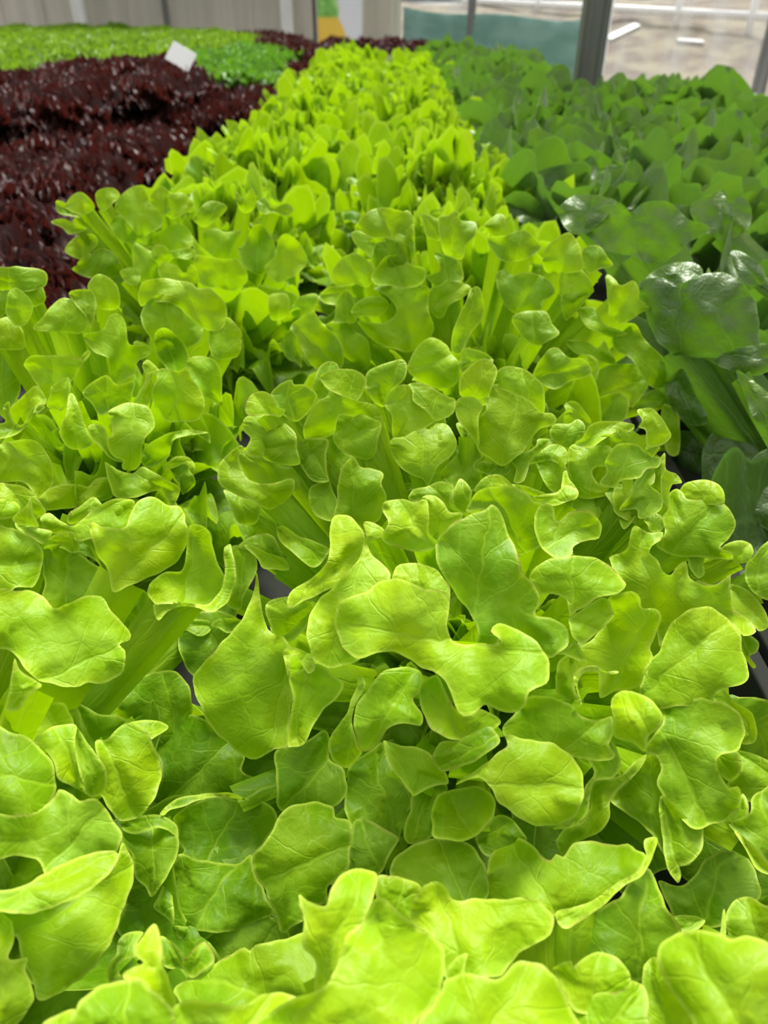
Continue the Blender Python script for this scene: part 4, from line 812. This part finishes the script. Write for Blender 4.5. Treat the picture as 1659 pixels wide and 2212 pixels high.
1 FL@0.060 4 6 8 4|500,1700 420,1365|140,1430 230,1380 350,1370 430,1365 490,1420 525,1510 530,1659 500,1740 460,1600 430,1480 400,1430 250,1420
1 FL@0.085 4 4 0 4|640,1700 400,1290|370,1280 450,1350 560,1420 650,1460 760,1470 820,1520 810,1600 740,1680 600,1720 530,1640 500,1440 430,1370
2 FL@0.072 8 14 6 7|640,60 800,460|560,10 630,-10 720,-100 830,-80 900,20 940,140 935,260 900,350 830,430 770,465 690,465 640,400 600,330 560,300 580,160
1 FL@0.078 8 20 6 2|870,1560 1075,1530|820,1520 900,1500 1000,1500 1075,1530 1070,1560 1000,1600 960,1620 900,1570
1 FL 20 4 0 3|240,1280 60,1430|95,1100 130,1180 220,1240 270,1280 200,1330 150,1390 120,1430 50,1440 30,1420 60,1300 75,1200
2 FL@0.035 8 20 4 8|-80,200 300,250|-80,-80 60,-50 180,-10 250,60 300,110 320,200 330,290 300,360 230,430 100,445 -80,460
2 FL@0.052 14 2 12 4|350,-40 500,300|200,0 300,-80 440,-90 440,0 450,130 490,260 520,320 430,270 340,220 310,120 260,50
2 FL@0.055 12 6 -8 4|450,-40 560,320|440,-80 520,20 570,90 600,130 630,200 620,280 580,325 520,320 490,260 450,130
2 FL@0.045 6 16 0 -7|250,770 620,400|-80,440 100,440 230,400 320,330 340,290 380,285 430,320 470,350 540,340 600,370 650,440 700,520 710,580 670,670 600,720 500,770 400,810 280,800 240,720 180,690 80,675 -80,690
2 FL@0.038 8 34 0 4|100,920 680,660|-80,890 60,870 180,830 300,750 420,700 560,650 670,645 688,700 640,780 560,850 430,930 300,980 150,1015 20,1005 -80,980
2 FL@0.065 4 12 6 7|-60,1250 740,750|-80,1000 150,980 300,940 450,890 560,820 640,740 690,670 710,600 740,630 775,680 785,780 760,880 720,1000 680,1100 640,1200 560,1310 450,1410 350,1480 220,1515 190,1400 120,1260 90,1150 -80,1100
2 FL@0.055 6 10 0 4|-60,1700 60,1050|-80,1030 50,1040 80,1090 80,1180 50,1280 160,1270 150,1350 200,1480 180,1560 100,1659 40,1760 -80,1760
2 F@0.035 4 6 4 3|980,1760 905,1075|800,1190 850,1130 905,1070 930,1110 945,1200 950,1300 990,1400 1020,1480 1040,1600 1040,1800 900,1800 860,1450 720,1390 780,1320 840,1300 795,1260
2 F@0.018 2 12 0 7|760,1800 760,1400|440,1570 500,1500 600,1430 700,1405 800,1400 880,1450 950,1500 1000,1560 1030,1660 1040,1800 400,1800
2 F@0.022 0 24 0 4|350,1800 420,1580|250,1659 350,1600 440,1570 480,1640 500,1800 150,1800
2 F@0.085 0 20 -6 6|1700,1520 1200,1400|1020,1450 1100,1400 1180,1370 1260,1310 1340,1260 1430,1205 1460,1225 1500,1200 1659,1160 1850,1110 1880,1200 1920,1300 1960,1400 1940,1520 1700,1540 1560,1540 1440,1580 1250,1580 1080,1570 1040,1500
2 F@0.025 0 10 0 5|1400,1800 1600,1480|1040,1540 1250,1530 1420,1550 1550,1480 1680,1480 1780,1560 1800,1800 1000,1800
2 A@0.13 0 4 -10 6|1400,-60 950,400|880,-40 1100,-150 1300,-60 1430,80 1420,180 1500,220 1520,280 1490,340 1400,350 1250,330 1050,360 940,430 860,430 930,270 940,130
2 A@0.10 2 28 0 1|1440,345 940,430|930,430 990,370 1050,335 1180,310 1350,305 1420,330 1460,350 1280,330 1160,350 1080,385 1000,405 960,438
2 A@0.125 6 4 0 -6|1200,740 1400,350|1015,460 1080,390 1180,345 1290,328 1380,345 1520,350 1600,400 1630,460 1590,540 1560,580 1500,660 1470,700 1380,750 1250,745 1120,710 1060,680 1080,640 1040,580 1040,500
2 A@0.125 2 12 0 5|1380,740 1120,1110|1060,660 1180,700 1380,720 1470,670 1490,780 1540,850 1560,920 1600,1010 1500,1060 1350,1115 1220,1125 1100,1100 1020,1080 1010,950 980,810 1030,700
2 A@0.128 2 14 0 2|1130,1100 1120,1190|1015,1085 1100,1090 1250,1110 1250,1130 1200,1170 1130,1190 1060,1165 1020,1120
2 FL@0.10 6 22 0 2|1030,570 740,480|705,470 770,450 880,432 960,440 1020,480 1042,520 1040,570 980,525 900,510 800,545 720,525
2 FL@0.105 4 6 0 4|890,900 900,510|710,530 800,535 900,500 990,510 1040,570 1045,650 1010,740 960,820 890,915 850,860 790,790 775,680 715,600
2 FL@0.125 0 6 0 3|960,1140 780,880|740,860 850,860 900,960 950,990 990,1060 1000,1160 930,1160 830,1140 720,1150 680,1080 720,1000 740,900
2 FL@0.115 0 2 0 2|940,1020 980,810|900,980 930,900 980,810 1010,900 1020,1070 980,1040
2 F@0.09 0 4 0 3|660,1400 800,1120|690,1180 740,1125 840,1120 800,1190 800,1260 740,1280 690,1330 710,1390 640,1410 640,1300 680,1250
2 F@0.09 0 6 0 3|1060,1330 960,1150|935,1150 1000,1170 1060,1230 1085,1290 1150,1390 1080,1340 980,1330 950,1290
2 F@0.088 0 14 0 3|1120,1380 1190,1180|1070,1290 1180,1180 1230,1210 1258,1290 1200,1340 1130,1390 1080,1350
4 F@0.012 0 12 0 9|1600,1800 1150,1120|1010,1290 1020,1220 1080,1150 1180,1110 1280,1115 1380,1130 1440,1155 1550,1145 1659,1180 1760,1200 1760,1800 1300,1800 1230,1659 1130,1520 1050,1400
4 F@0.055 4 10 0 6|620,1600 680,1240|400,1330 500,1285 520,1320 600,1260 680,1237 760,1260 830,1330 855,1400 860,1480 780,1560 650,1600 560,1600 510,1560 450,1440 420,1380
4 F@0.055 8 18 0 5|700,1760 900,1420|860,1400 920,1430 955,1500 955,1600 930,1760 520,1760 520,1600 560,1540 650,1480 770,1470 840,1430
4 F@0.070 0 4 0 3|1100,1800 980,1300|940,1300 1010,1270 1060,1380 1140,1500 1250,1670 1280,1800 920,1800 940,1560 920,1420
4 A@0.078 0 8 -14 4|1010,600 960,100|740,350 790,280 870,190 950,90 1010,90 1040,160 1040,250 1050,310 1040,400 1050,500 1070,620 1060,690 980,550 860,450
4 A@0.080 2 8 4 4|1060,400 1140,820|1020,400 1035,320 1100,360 1160,420 1220,480 1275,500 1275,620 1240,690 1170,730 1140,730 1150,780 1130,835 1070,750 1050,640
4 F@0.105 0 -2 6 6|1250,1090 1450,640|1020,820 1130,850 1220,800 1290,700 1360,650 1420,637 1500,650 1560,710 1600,800 1615,900 1570,960 1430,1020 1400,1080 1250,1100 1180,1100 1110,1030 1060,940
4 F@0.085 4 14 0 4|1600,1170 1550,915|1410,1040 1440,960 1500,920 1560,915 1640,960 1760,1000 1760,1200 1650,1200 1560,1180 1450,1160
4 F@0.08 4 6 0 0|1400,1150 1396,995|1380,1150 1395,995 1410,1010 1412,1160
4 F@0.10 4 16 0 2|1150,1100 1280,1050|1100,1040 1180,1020 1290,1050 1240,1110 1150,1120
4 A@0.075 4 30 0 1|1480,540 1650,780|1460,530 1490,540 1560,600 1650,700 1740,800 1659,785 1580,740 1530,640
4 A@0.075 0 8 6 4|1740,720 1620,290|1430,480 1550,430 1560,340 1620,290 1760,260 1760,780 1650,710 1560,620 1480,550
4 A@0.070 4 12 0 3|1380,100 1460,230|1350,80 1420,65 1480,65 1505,130 1490,200 1440,240 1390,210 1355,160
4 A@0.090 0 2 0 4|1740,250 1500,100|1460,60 1580,80 1760,180 1760,320 1640,310 1560,360 1420,260 1500,180
4 A@0.072 2 10 0 3|1460,520 1530,330|1400,460 1470,390 1510,310 1545,380 1540,480 1510,525 1450,530
a RB 4 14 -6 4|780,420 640,150|500,250 540,200 620,150 740,150 860,190 870,260 880,400 860,500 780,440 640,380 560,380 500,310
a RB 12 6 4 3|860,500 820,165|760,230 820,160 860,200 875,300 875,420 870,510 800,470 760,380
a RB 16 18 0 3|700,400 480,320|470,310 520,290 600,330 700,330 780,360 640,370 600,460 560,430 490,370
a RB 20 8 0 4|760,530 680,340|610,520 610,420 650,340 720,340 790,370 830,470 810,540 700,560
a RB 18 8 -10 4|540,640 420,460|350,570 370,510 420,460 490,440 550,460 610,540 580,650 480,630 420,650 370,635
a RB 34 20 0 -14|800,655 720,470|600,600 620,540 700,450 790,460 850,510 940,530 945,600 880,650 800,655 720,645 640,640
a RB 28 4 0 5|850,1060 800,640|610,660 700,640 800,660 920,640 970,670 960,780 1000,900 960,1000 850,1070 750,1050 620,1000 540,920 510,870 680,880 760,800 700,710
a RB 34 16 0 5|700,780 490,800|470,800 520,740 600,710 680,720 710,780 640,840 560,840 490,840
a RB 34 20 6 4|980,780 1200,640|970,670 1030,640 1110,595 1200,630 1240,670 1180,720 1100,770 1060,840 1020,850 980,800 960,760
a RB 38 10 8 3|1160,1110 1270,660|1240,660 1290,660 1320,760 1310,860 1240,940 1190,1050 1160,1110 1110,1040 1120,950 1150,850 1200,750
a RB 24 10 0 7|1130,1080 870,1180|830,1150 870,1070 940,990 1010,980 1080,1020 1110,1080 1160,1140 1150,1260 1080,1300 980,1290 900,1250 840,1200
a RB 26 18 4 3|1180,1170 1360,1110|1170,1130 1180,1050 1260,1050 1340,1080 1380,1130 1280,1170 1180,1200
a RB 22 10 -8 5|380,1150 110,900|80,920 140,850 230,810 290,900 370,960 420,1050 400,1170 250,1180 170,1080 130,980
a RB 14 2 -4 5|480,1180 300,900|240,820 300,890 410,840 460,900 560,980 590,1050 580,1170 450,1190 300,1180 300,950
a RB 20 10 0 3|440,860 440,680|360,860 380,730 440,670 490,740 500,870 420,880 330,880
a RB 10 14 -6 4|520,720 290,700|270,700 330,650 430,640 520,620 570,700 500,780 380,770 290,750
a LC 10 10 0 3|160,840 190,700|100,760 150,710 250,700 230,800 150,840 90,830
a LC 14 10 0 3|0,860 30,690|0,690 60,700 80,760 60,840 -40,860 -60,720
a RB 8 10 0 4|1110,460 1120,180|1030,220 1090,190 1150,160 1170,220 1260,240 1270,310 1210,380 1180,470 1080,450 1040,360
a RB 2 12 0 3|1020,340 930,190|920,180 1030,230 1040,350 1000,350 950,330 930,240
a RB 18 8 0 4|1080,620 1060,450|1000,430 1080,450 1160,490 1190,600 1100,620 1030,650 980,620 950,580 1040,540
a RB 4 14 4 4|1430,360 1420,195|1320,270 1380,200 1440,190 1480,280 1470,380 1400,350
c RB 12 14 0 4|150,440 180,265|-20,320 90,300 180,265 250,300 300,370 240,430 130,460 40,430
c RB 12 8 6 4|430,510 470,290|310,430 330,370 420,300 480,290 530,360 550,450 540,510 420,530 330,520
c RB 6 14 12 3|620,510 650,360|550,380 640,360 700,430 730,480 650,505 590,530 550,470
c RB 26 14 0 5|150,760 300,540|30,540 90,505 130,540 230,520 340,560 380,620 370,660 310,700 300,750 210,790 150,770 70,700
c RB 32 22 0 4|260,940 250,760|130,820 150,770 250,750 330,760 370,830 410,890 330,940 260,960 180,900
c RB 18 10 4 3|500,650 490,495|410,600 420,520 500,490 560,520 610,600 600,650 430,670
c RB 24 4 4 3|460,790 590,640|430,655 600,635 560,700 480,790 440,800
c RB 20 10 12 5|760,800 850,580|690,540 740,560 780,600 850,570 890,620 900,690 1000,710 1060,680 1105,730 1040,740 940,745 850,800 780,830 720,810 700,700
c RB 28 20 6 3|560,790 800,890|530,740 590,725 640,750 680,830 750,860 820,890 730,910 650,880 580,850 540,800
c RB 14 10 14 5|780,900 1040,1190|740,860 860,830 920,920 1000,1000 1050,1060 1055,1180 1010,1215 940,1190 880,1100 830,1030 740,980
c RB 28 14 6 4|480,950 740,1060|450,930 560,930 640,970 680,930 720,1000 750,1070 680,1060 600,1030 500,1000
c RB 26 12 0 6|300,1150 560,1080|250,1130 330,1000 400,975 470,1030 560,1040 600,1130 490,1170 380,1220 300,1180
c RB 20 4 6 3|500,1200 640,1100|480,1210 580,1140 570,1020 640,1050 640,1150 590,1215 520,1225
c RB 12 0 8 6|620,1270 930,1160|570,1230 660,1100 760,1070 880,1070 940,1130 930,1230 840,1330 800,1280 700,1280 620,1290
c RB 18 4 6 5|640,1420 760,1260|590,1250 640,1270 740,1240 810,1260 825,1330 790,1410 680,1440 580,1400 560,1310
c RB 14 10 0 2|590,1440 470,1300|440,1320 480,1290 530,1310 600,1410 580,1450 490,1400
c RB 4 6 12 3|880,1320 1040,1280|860,1290 960,1230 1020,1230 1070,1320 980,1345 860,1350
c RB 0 2 14 3|1050,1560 1090,1340|1040,1310 1120,1370 1135,1500 1120,1610 1050,1590 1020,1400
b LC 14 18 0 3|250,220 230,95|140,180 170,120 230,95 290,140 310,190 250,230 180,210
b LC 18 18 0 2|230,240 95,170|85,145 140,160 180,210 230,245 160,235 95,215
b LC 20 24 -8 2|250,310 65,268|55,270 120,250 200,280 265,310 170,345 120,305
b LC 8 12 0 3|370,200 390,70|315,110 350,75 420,70 460,110 420,160 370,205 330,180
b LC 20 10 0 4|520,390 480,235|405,270 460,230 530,250 570,330 550,385 480,390 420,330
b LC 16 16 0 6|560,330 560,70|430,180 500,80 600,60 640,160 700,220 710,290 640,330 580,370 540,320 480,250
b LC 8 10 0 3|720,210 690,62|630,130 700,60 750,100 760,200 700,230 650,180
b LC 14 12 0 4|760,250 860,130|730,120 820,100 880,140 890,180 830,230 760,250 720,200
b LC 24 18 0 -12|240,490 240,345|135,430 200,360 300,340 330,390 290,450 240,490 170,470
b LC 28 4 0 6|330,590 370,435|180,550 250,500 330,430 400,440 460,500 490,570 400,600 280,600
b LC 30 14 0 3|480,600 570,590|460,560 540,540 580,580 560,640 500,630
b LC 24 8 0 6|740,470 800,290|570,400 680,330 790,280 860,310 890,400 820,460 740,480 640,470
b LC 32 18 0 3|700,510 890,440|640,470 660,410 720,410 760,440 860,420 910,450 860,490 780,480 730,520 680,510
b LC 34 10 0 3|800,620 900,560|690,520 780,520 840,570 880,520 925,590 915,630 800,630 700,600
b LC 14 14 0 4|960,290 1040,160|890,240 960,160 1020,150 1090,180 1050,240 960,300 900,270
b LC 8 4 0 2|1180,200 1230,75|1140,80 1180,130 1240,70 1255,180 1190,220 1150,170
b LC 10 24 0 2|1360,220 1280,150|1260,160 1310,130 1360,180 1440,160 1480,200 1440,235 1360,215 1300,225
b LC 24 4 0 5|1050,480 1060,320|950,330 1020,310 1080,330 1180,320 1130,400 1090,490 1000,480 960,420
b LC 28 4 0 3|930,480 1040,520|880,350 940,420 1000,470 1060,520 1000,545 930,490 890,420
b LC 26 8 0 -8|1270,570 1270,295|1150,430 1190,400 1240,300 1300,290 1360,380 1370,470 1310,575 1250,575 1190,520
b LC 30 10 0 -14|1390,620 1440,345|1310,540 1370,470 1390,380 1440,340 1520,400 1560,490 1520,560 1450,605 1380,625
b LC 12 -4 0 5|1080,620 1100,500|900,470 1060,490 1160,490 1210,600 1140,670 1030,660 920,620
b LC 20 2 0 5|640,560 640,420|540,400 640,440 720,500 700,590 600,640 540,540
c R1 30 4 0 9|1130,1010 1135,600|890,590 960,550 1050,560 1130,600 1200,560 1300,525 1400,530 1500,580 1560,650 1600,780 1610,900 1590,980 1400,1030 1150,1020 1080,1010 980,900 920,760 900,680
c R1 44 10 0 8|1300,1000 1700,1040|1150,950 1250,970 1370,1005 1500,970 1659,945 1800,940 1800,1180 1700,1110 1570,1145 1440,1110 1280,1040
c R1 6 34 0 4|1130,600 1150,460|920,570 1000,500 1100,465 1200,460 1265,500 1260,560 1190,590 1130,620 1020,600
c R2 20 6 0 9|900,420 850,130|560,260 600,170 680,125 760,125 830,160 900,110 1020,95 1110,130 1180,200 1290,240 1300,280 1180,350 1000,480 850,420 700,400 610,330
c R2 2 30 0 5|600,250 600,55|400,160 470,80 560,50 680,70 750,95 720,160 640,240 560,290 470,280
c R3 6 30 8 5|1600,590 1470,410|1435,405 1500,400 1600,460 1640,540 1610,610 1500,580 1470,520
c R4 2 22 0 8|1400,310 1370,45|1200,120 1300,60 1380,40 1420,90 1500,70 1560,140 1540,260 1400,330 1280,280 1210,200
c R1 20 -4 -8 6|1080,1080 1220,1420|1040,1100 1150,1100 1220,1240 1300,1400 1210,1440 1100,1370 1050,1250
c R1 40 6 10 5|1460,1100 1700,1500|1470,1110 1560,1160 1659,1240 1760,1300 1760,1520 1600,1430 1520,1260
c R1@0.16 0 22 4 8|1180,1850 1700,1700|1120,1480 1300,1500 1450,1540 1659,1659 1700,1750 1560,1780 1440,1760 1300,1840 1180,1880 1100,1700
c R1@0.15 0 4 0 8|1180,1400 1380,1160|1160,1190 1350,1120 1460,1170 1480,1290 1380,1390 1230,1400
"""
DOMES = {}
for k_ in ('A', 'F', 'FL', 'LB', 'RB', 'LC', 'R1', 'R2', 'R3', 'R4'):
    if k_ in HEADS:
        l_ = HEADS[k_].location; DOMES[k_] = (np.array([l_.x, l_.y, TOP - .13]), np.array([0.15, 0.15, 0.13]))
def dome_depth(px, py, name):
    c, r = DOMES[name]; d = rays([(px, py)])[0]
    o = (CAM - c) / r; dd = d / r
    a = dd @ dd; b = o @ dd; q = o @ o - 1
    disc = b * b - a * q
    return (-b - math.sqrt(disc)) / a if disc > 0 else -b / a
trng = np.random.default_rng(99)
RIGHT, UP = RCN[:, 0], RCN[:, 1]
for ln in LEAVES.strip().split('\n'):
    head_s, bt, pts = ln.split('|')
    vw, hd, lay, tilt, pan, bul = head_s.split()
    ox, oy, k = VIEWS[vw]
    P = np.array([[float(q) for q in s.split(',')] for s in pts.split()]) * k + (ox, oy)
    bt = np.array([[float(q) for q in s.split(',')] for s in bt.split()]) * k + (ox, oy)
    drop = None
    if '@' in hd: hd, drop = hd.split('@'); drop = float(drop)
    cen = P.mean(0)
    d0 = rays([cen])[0]
    t0 = dome_depth(cen[0], cen[1], hd) if drop is None else (TOP - drop - CAMZ) / d0[2]
    L0 = np.linalg.norm(d0)
    t0 -= float(lay) / 1000 / L0
    anchor = CAM + d0 * t0
    # facing: towards the viewer, leaned back by tilt, turned by pan
    n = -d0 / L0
    a, b = math.radians(float(tilt) + trng.uniform(-4, 4)), math.radians(float(pan) + trng.uniform(-5, 5))
    up = np.cross(n, RIGHT); up = -up if up @ UP < 0 else up; up /= np.linalg.norm(up); rt = np.cross(up, n)
    n = n * math.cos(a) + up * math.sin(a); n = n * math.cos(b) + rt * math.sin(b); n /= np.linalg.norm(n)
    size = (P.max(0) - P.min(0)).max(); step = min(14, max(4.5, size / 26))
    B = spline_closed(P, step * 0.8)
    arcb = np.cumsum(np.linalg.norm(B - np.roll(B, 1, 0), axis=1))
    ctr = B.mean(0); w_ = np.sin(arcb / 17.0 + trng.uniform(0, 6)) * 0.6 + np.sin(arcb / 7.5 + trng.uniform(0, 6)) * 0.5
    nrm = B - ctr; nrm /= np.linalg.norm(nrm, axis=1)[:, None] + 1e-6
    B = B + nrm * w_[:, None] * min(2.6, size / 110)
    V, T, d, s, per = triangulate(B, step, trng)
    R = rays(V)
    den = R @ n
    t = ((anchor - CAM) @ n) / np.where(np.abs(den) < 1e-3, -1e-3, den)
    mpp = t0 / FPX                                # metres per pixel at the leaf
    dm = d * mpp; sz = size * mpp
    inner = 1 - np.exp(-dm / (sz * 0.16))
    bu = float(bul) / 1000
    ph = trng.uniform(0, 6.28, 6); sm = s * mpp
    rc = np.linalg.norm(V - V[:len(B)].mean(0), axis=1) / (size * 0.5)
    off = bu * 0.9 * (0.55 - np.minimum(rc, 1.4) ** 2)
    off += 0.0042 * min(1, sz / .06) * np.exp(-dm / 0.007) * (np.sin(sm * 120 + ph[0]) + 0.6 * np.sin(sm * 210 + ph[1]))
    off += trng.choice([-1, 1]) * 0.0012 * np.exp(-dm / 0.0022)
    # blade axes
    def onp(q):
        r_ = rays([q])[0]; return CAM + r_ * (((anchor - CAM) @ n) / (r_ @ n))
    b3, t3 = onp(bt[0]), onp(bt[1])
    ev = (t3 - b3); Lm = np.linalg.norm(ev); ev /= Lm; eu = np.cross(n, ev)
    Q = CAM + R * t[:, None]
    uu = (Q - b3) @ eu; vv = (Q - b3) @ ev
    off += -0.0018 * np.exp(-(uu / 0.0035) ** 2) + 0.05 * np.abs(uu) * 0.5
    rom = 2.6 if hd in ('R1', 'R2', 'R3', 'R4') else 1.0
    off += rom * 0.0014 * (np.sin(uu * 190 + ph[2]) * np.sin(vv * 170 + ph[3])) * inner + 0.0035 * np.sin(uu * 60 + ph[4]) * np.sin(vv * 52 + ph[5])
    off += -0.05 * Lm * np.clip(vv / Lm - 0.45, 0, 1) ** 2
    LR = np.linalg.norm(R, axis=1)
    Q = CAM + R * (t - off / LR)[:, None]
    hp = np.array(HEADS[hd].location)
    # the rest of the blade, narrowing down to the heart of the head
    foot = np.array([hp[0], hp[1], hp[2] + 0.01]); j = int(np.argmin(np.abs(uu) + np.abs(vv - 0.12 * Lm)))
    low = np.abs(vv - 0.12 * Lm) < 0.15 * Lm
    half = float(np.clip(max(np.percentile(np.abs(uu[low]), 80) if low.any() else .01, 0.5 * np.abs(uu).max()), .010, .055 if rom > 1 else .022)) * 0.85
    st = Q[j] + d0 / L0 * 0.006
    sv = []; wv = np.cross(foot - st, n); wv /= np.linalg.norm(wv) + 1e-9
    nS, nC = 12, 7
    for i in range(nS + 1):
        f = i / nS; c_ = st * (1 - f) ** 2 + (st * .35 + foot * .65 + d0 / L0 * .012 + np.array([0, 0, -0.012])) * 2 * f * (1 - f) + foot * f * f
        w2 = half * (1 - f) ** (0.45 if rom > 1 else 0.7 if hd in ('LB', 'RB', 'LC') else 1.3) + 0.006 * f
        for c in range(nC):
            q_ = c / (nC - 1) * 2 - 1
            sv.append(c_ + wv * w2 * q_ + d0 / L0 * (0.35 * half * q_ * q_ * (1 if i else 1.3) + 0.0015 * math.sin(9 * q_ + 14 * f + ph[0]) * (1 - f)))
    nv = len(Q); ST = []
    for i in range(nS):
        for c in range(nC - 1):
            a_ = nv + i * nC + c; ST += [(a_, a_ + 1, a_ + nC + 1, a_ + nC)]
    P3 = np.concatenate([Q, np.array(sv)]) - hp
    UVv = np.concatenate([np.stack([uu, vv], 1), np.array([[(c / (nC - 1) * 2 - 1) * half, -i * .008] for i in range(nS + 1) for c in range(nC)])])
    rim = np.concatenate([dm, np.full(len(sv), .02)])
    me = build_mesh('leaf', P3, [tuple(x)[::-1] for x in T] + ST, UVv, rim, float(trng.random()), age_shade=float(np.clip((drop - .02) / .10 if drop is not None else 0.55 - float(lay) / 60, 0, 1)), mat=M_ROMAINE if hd[0] == 'R' and hd[1] != 'B' else M_LIGHT)  # colour darkens with depth in the head: older pigment plus painted shade
    mesh_obj('leaf', me, HEADS[hd])
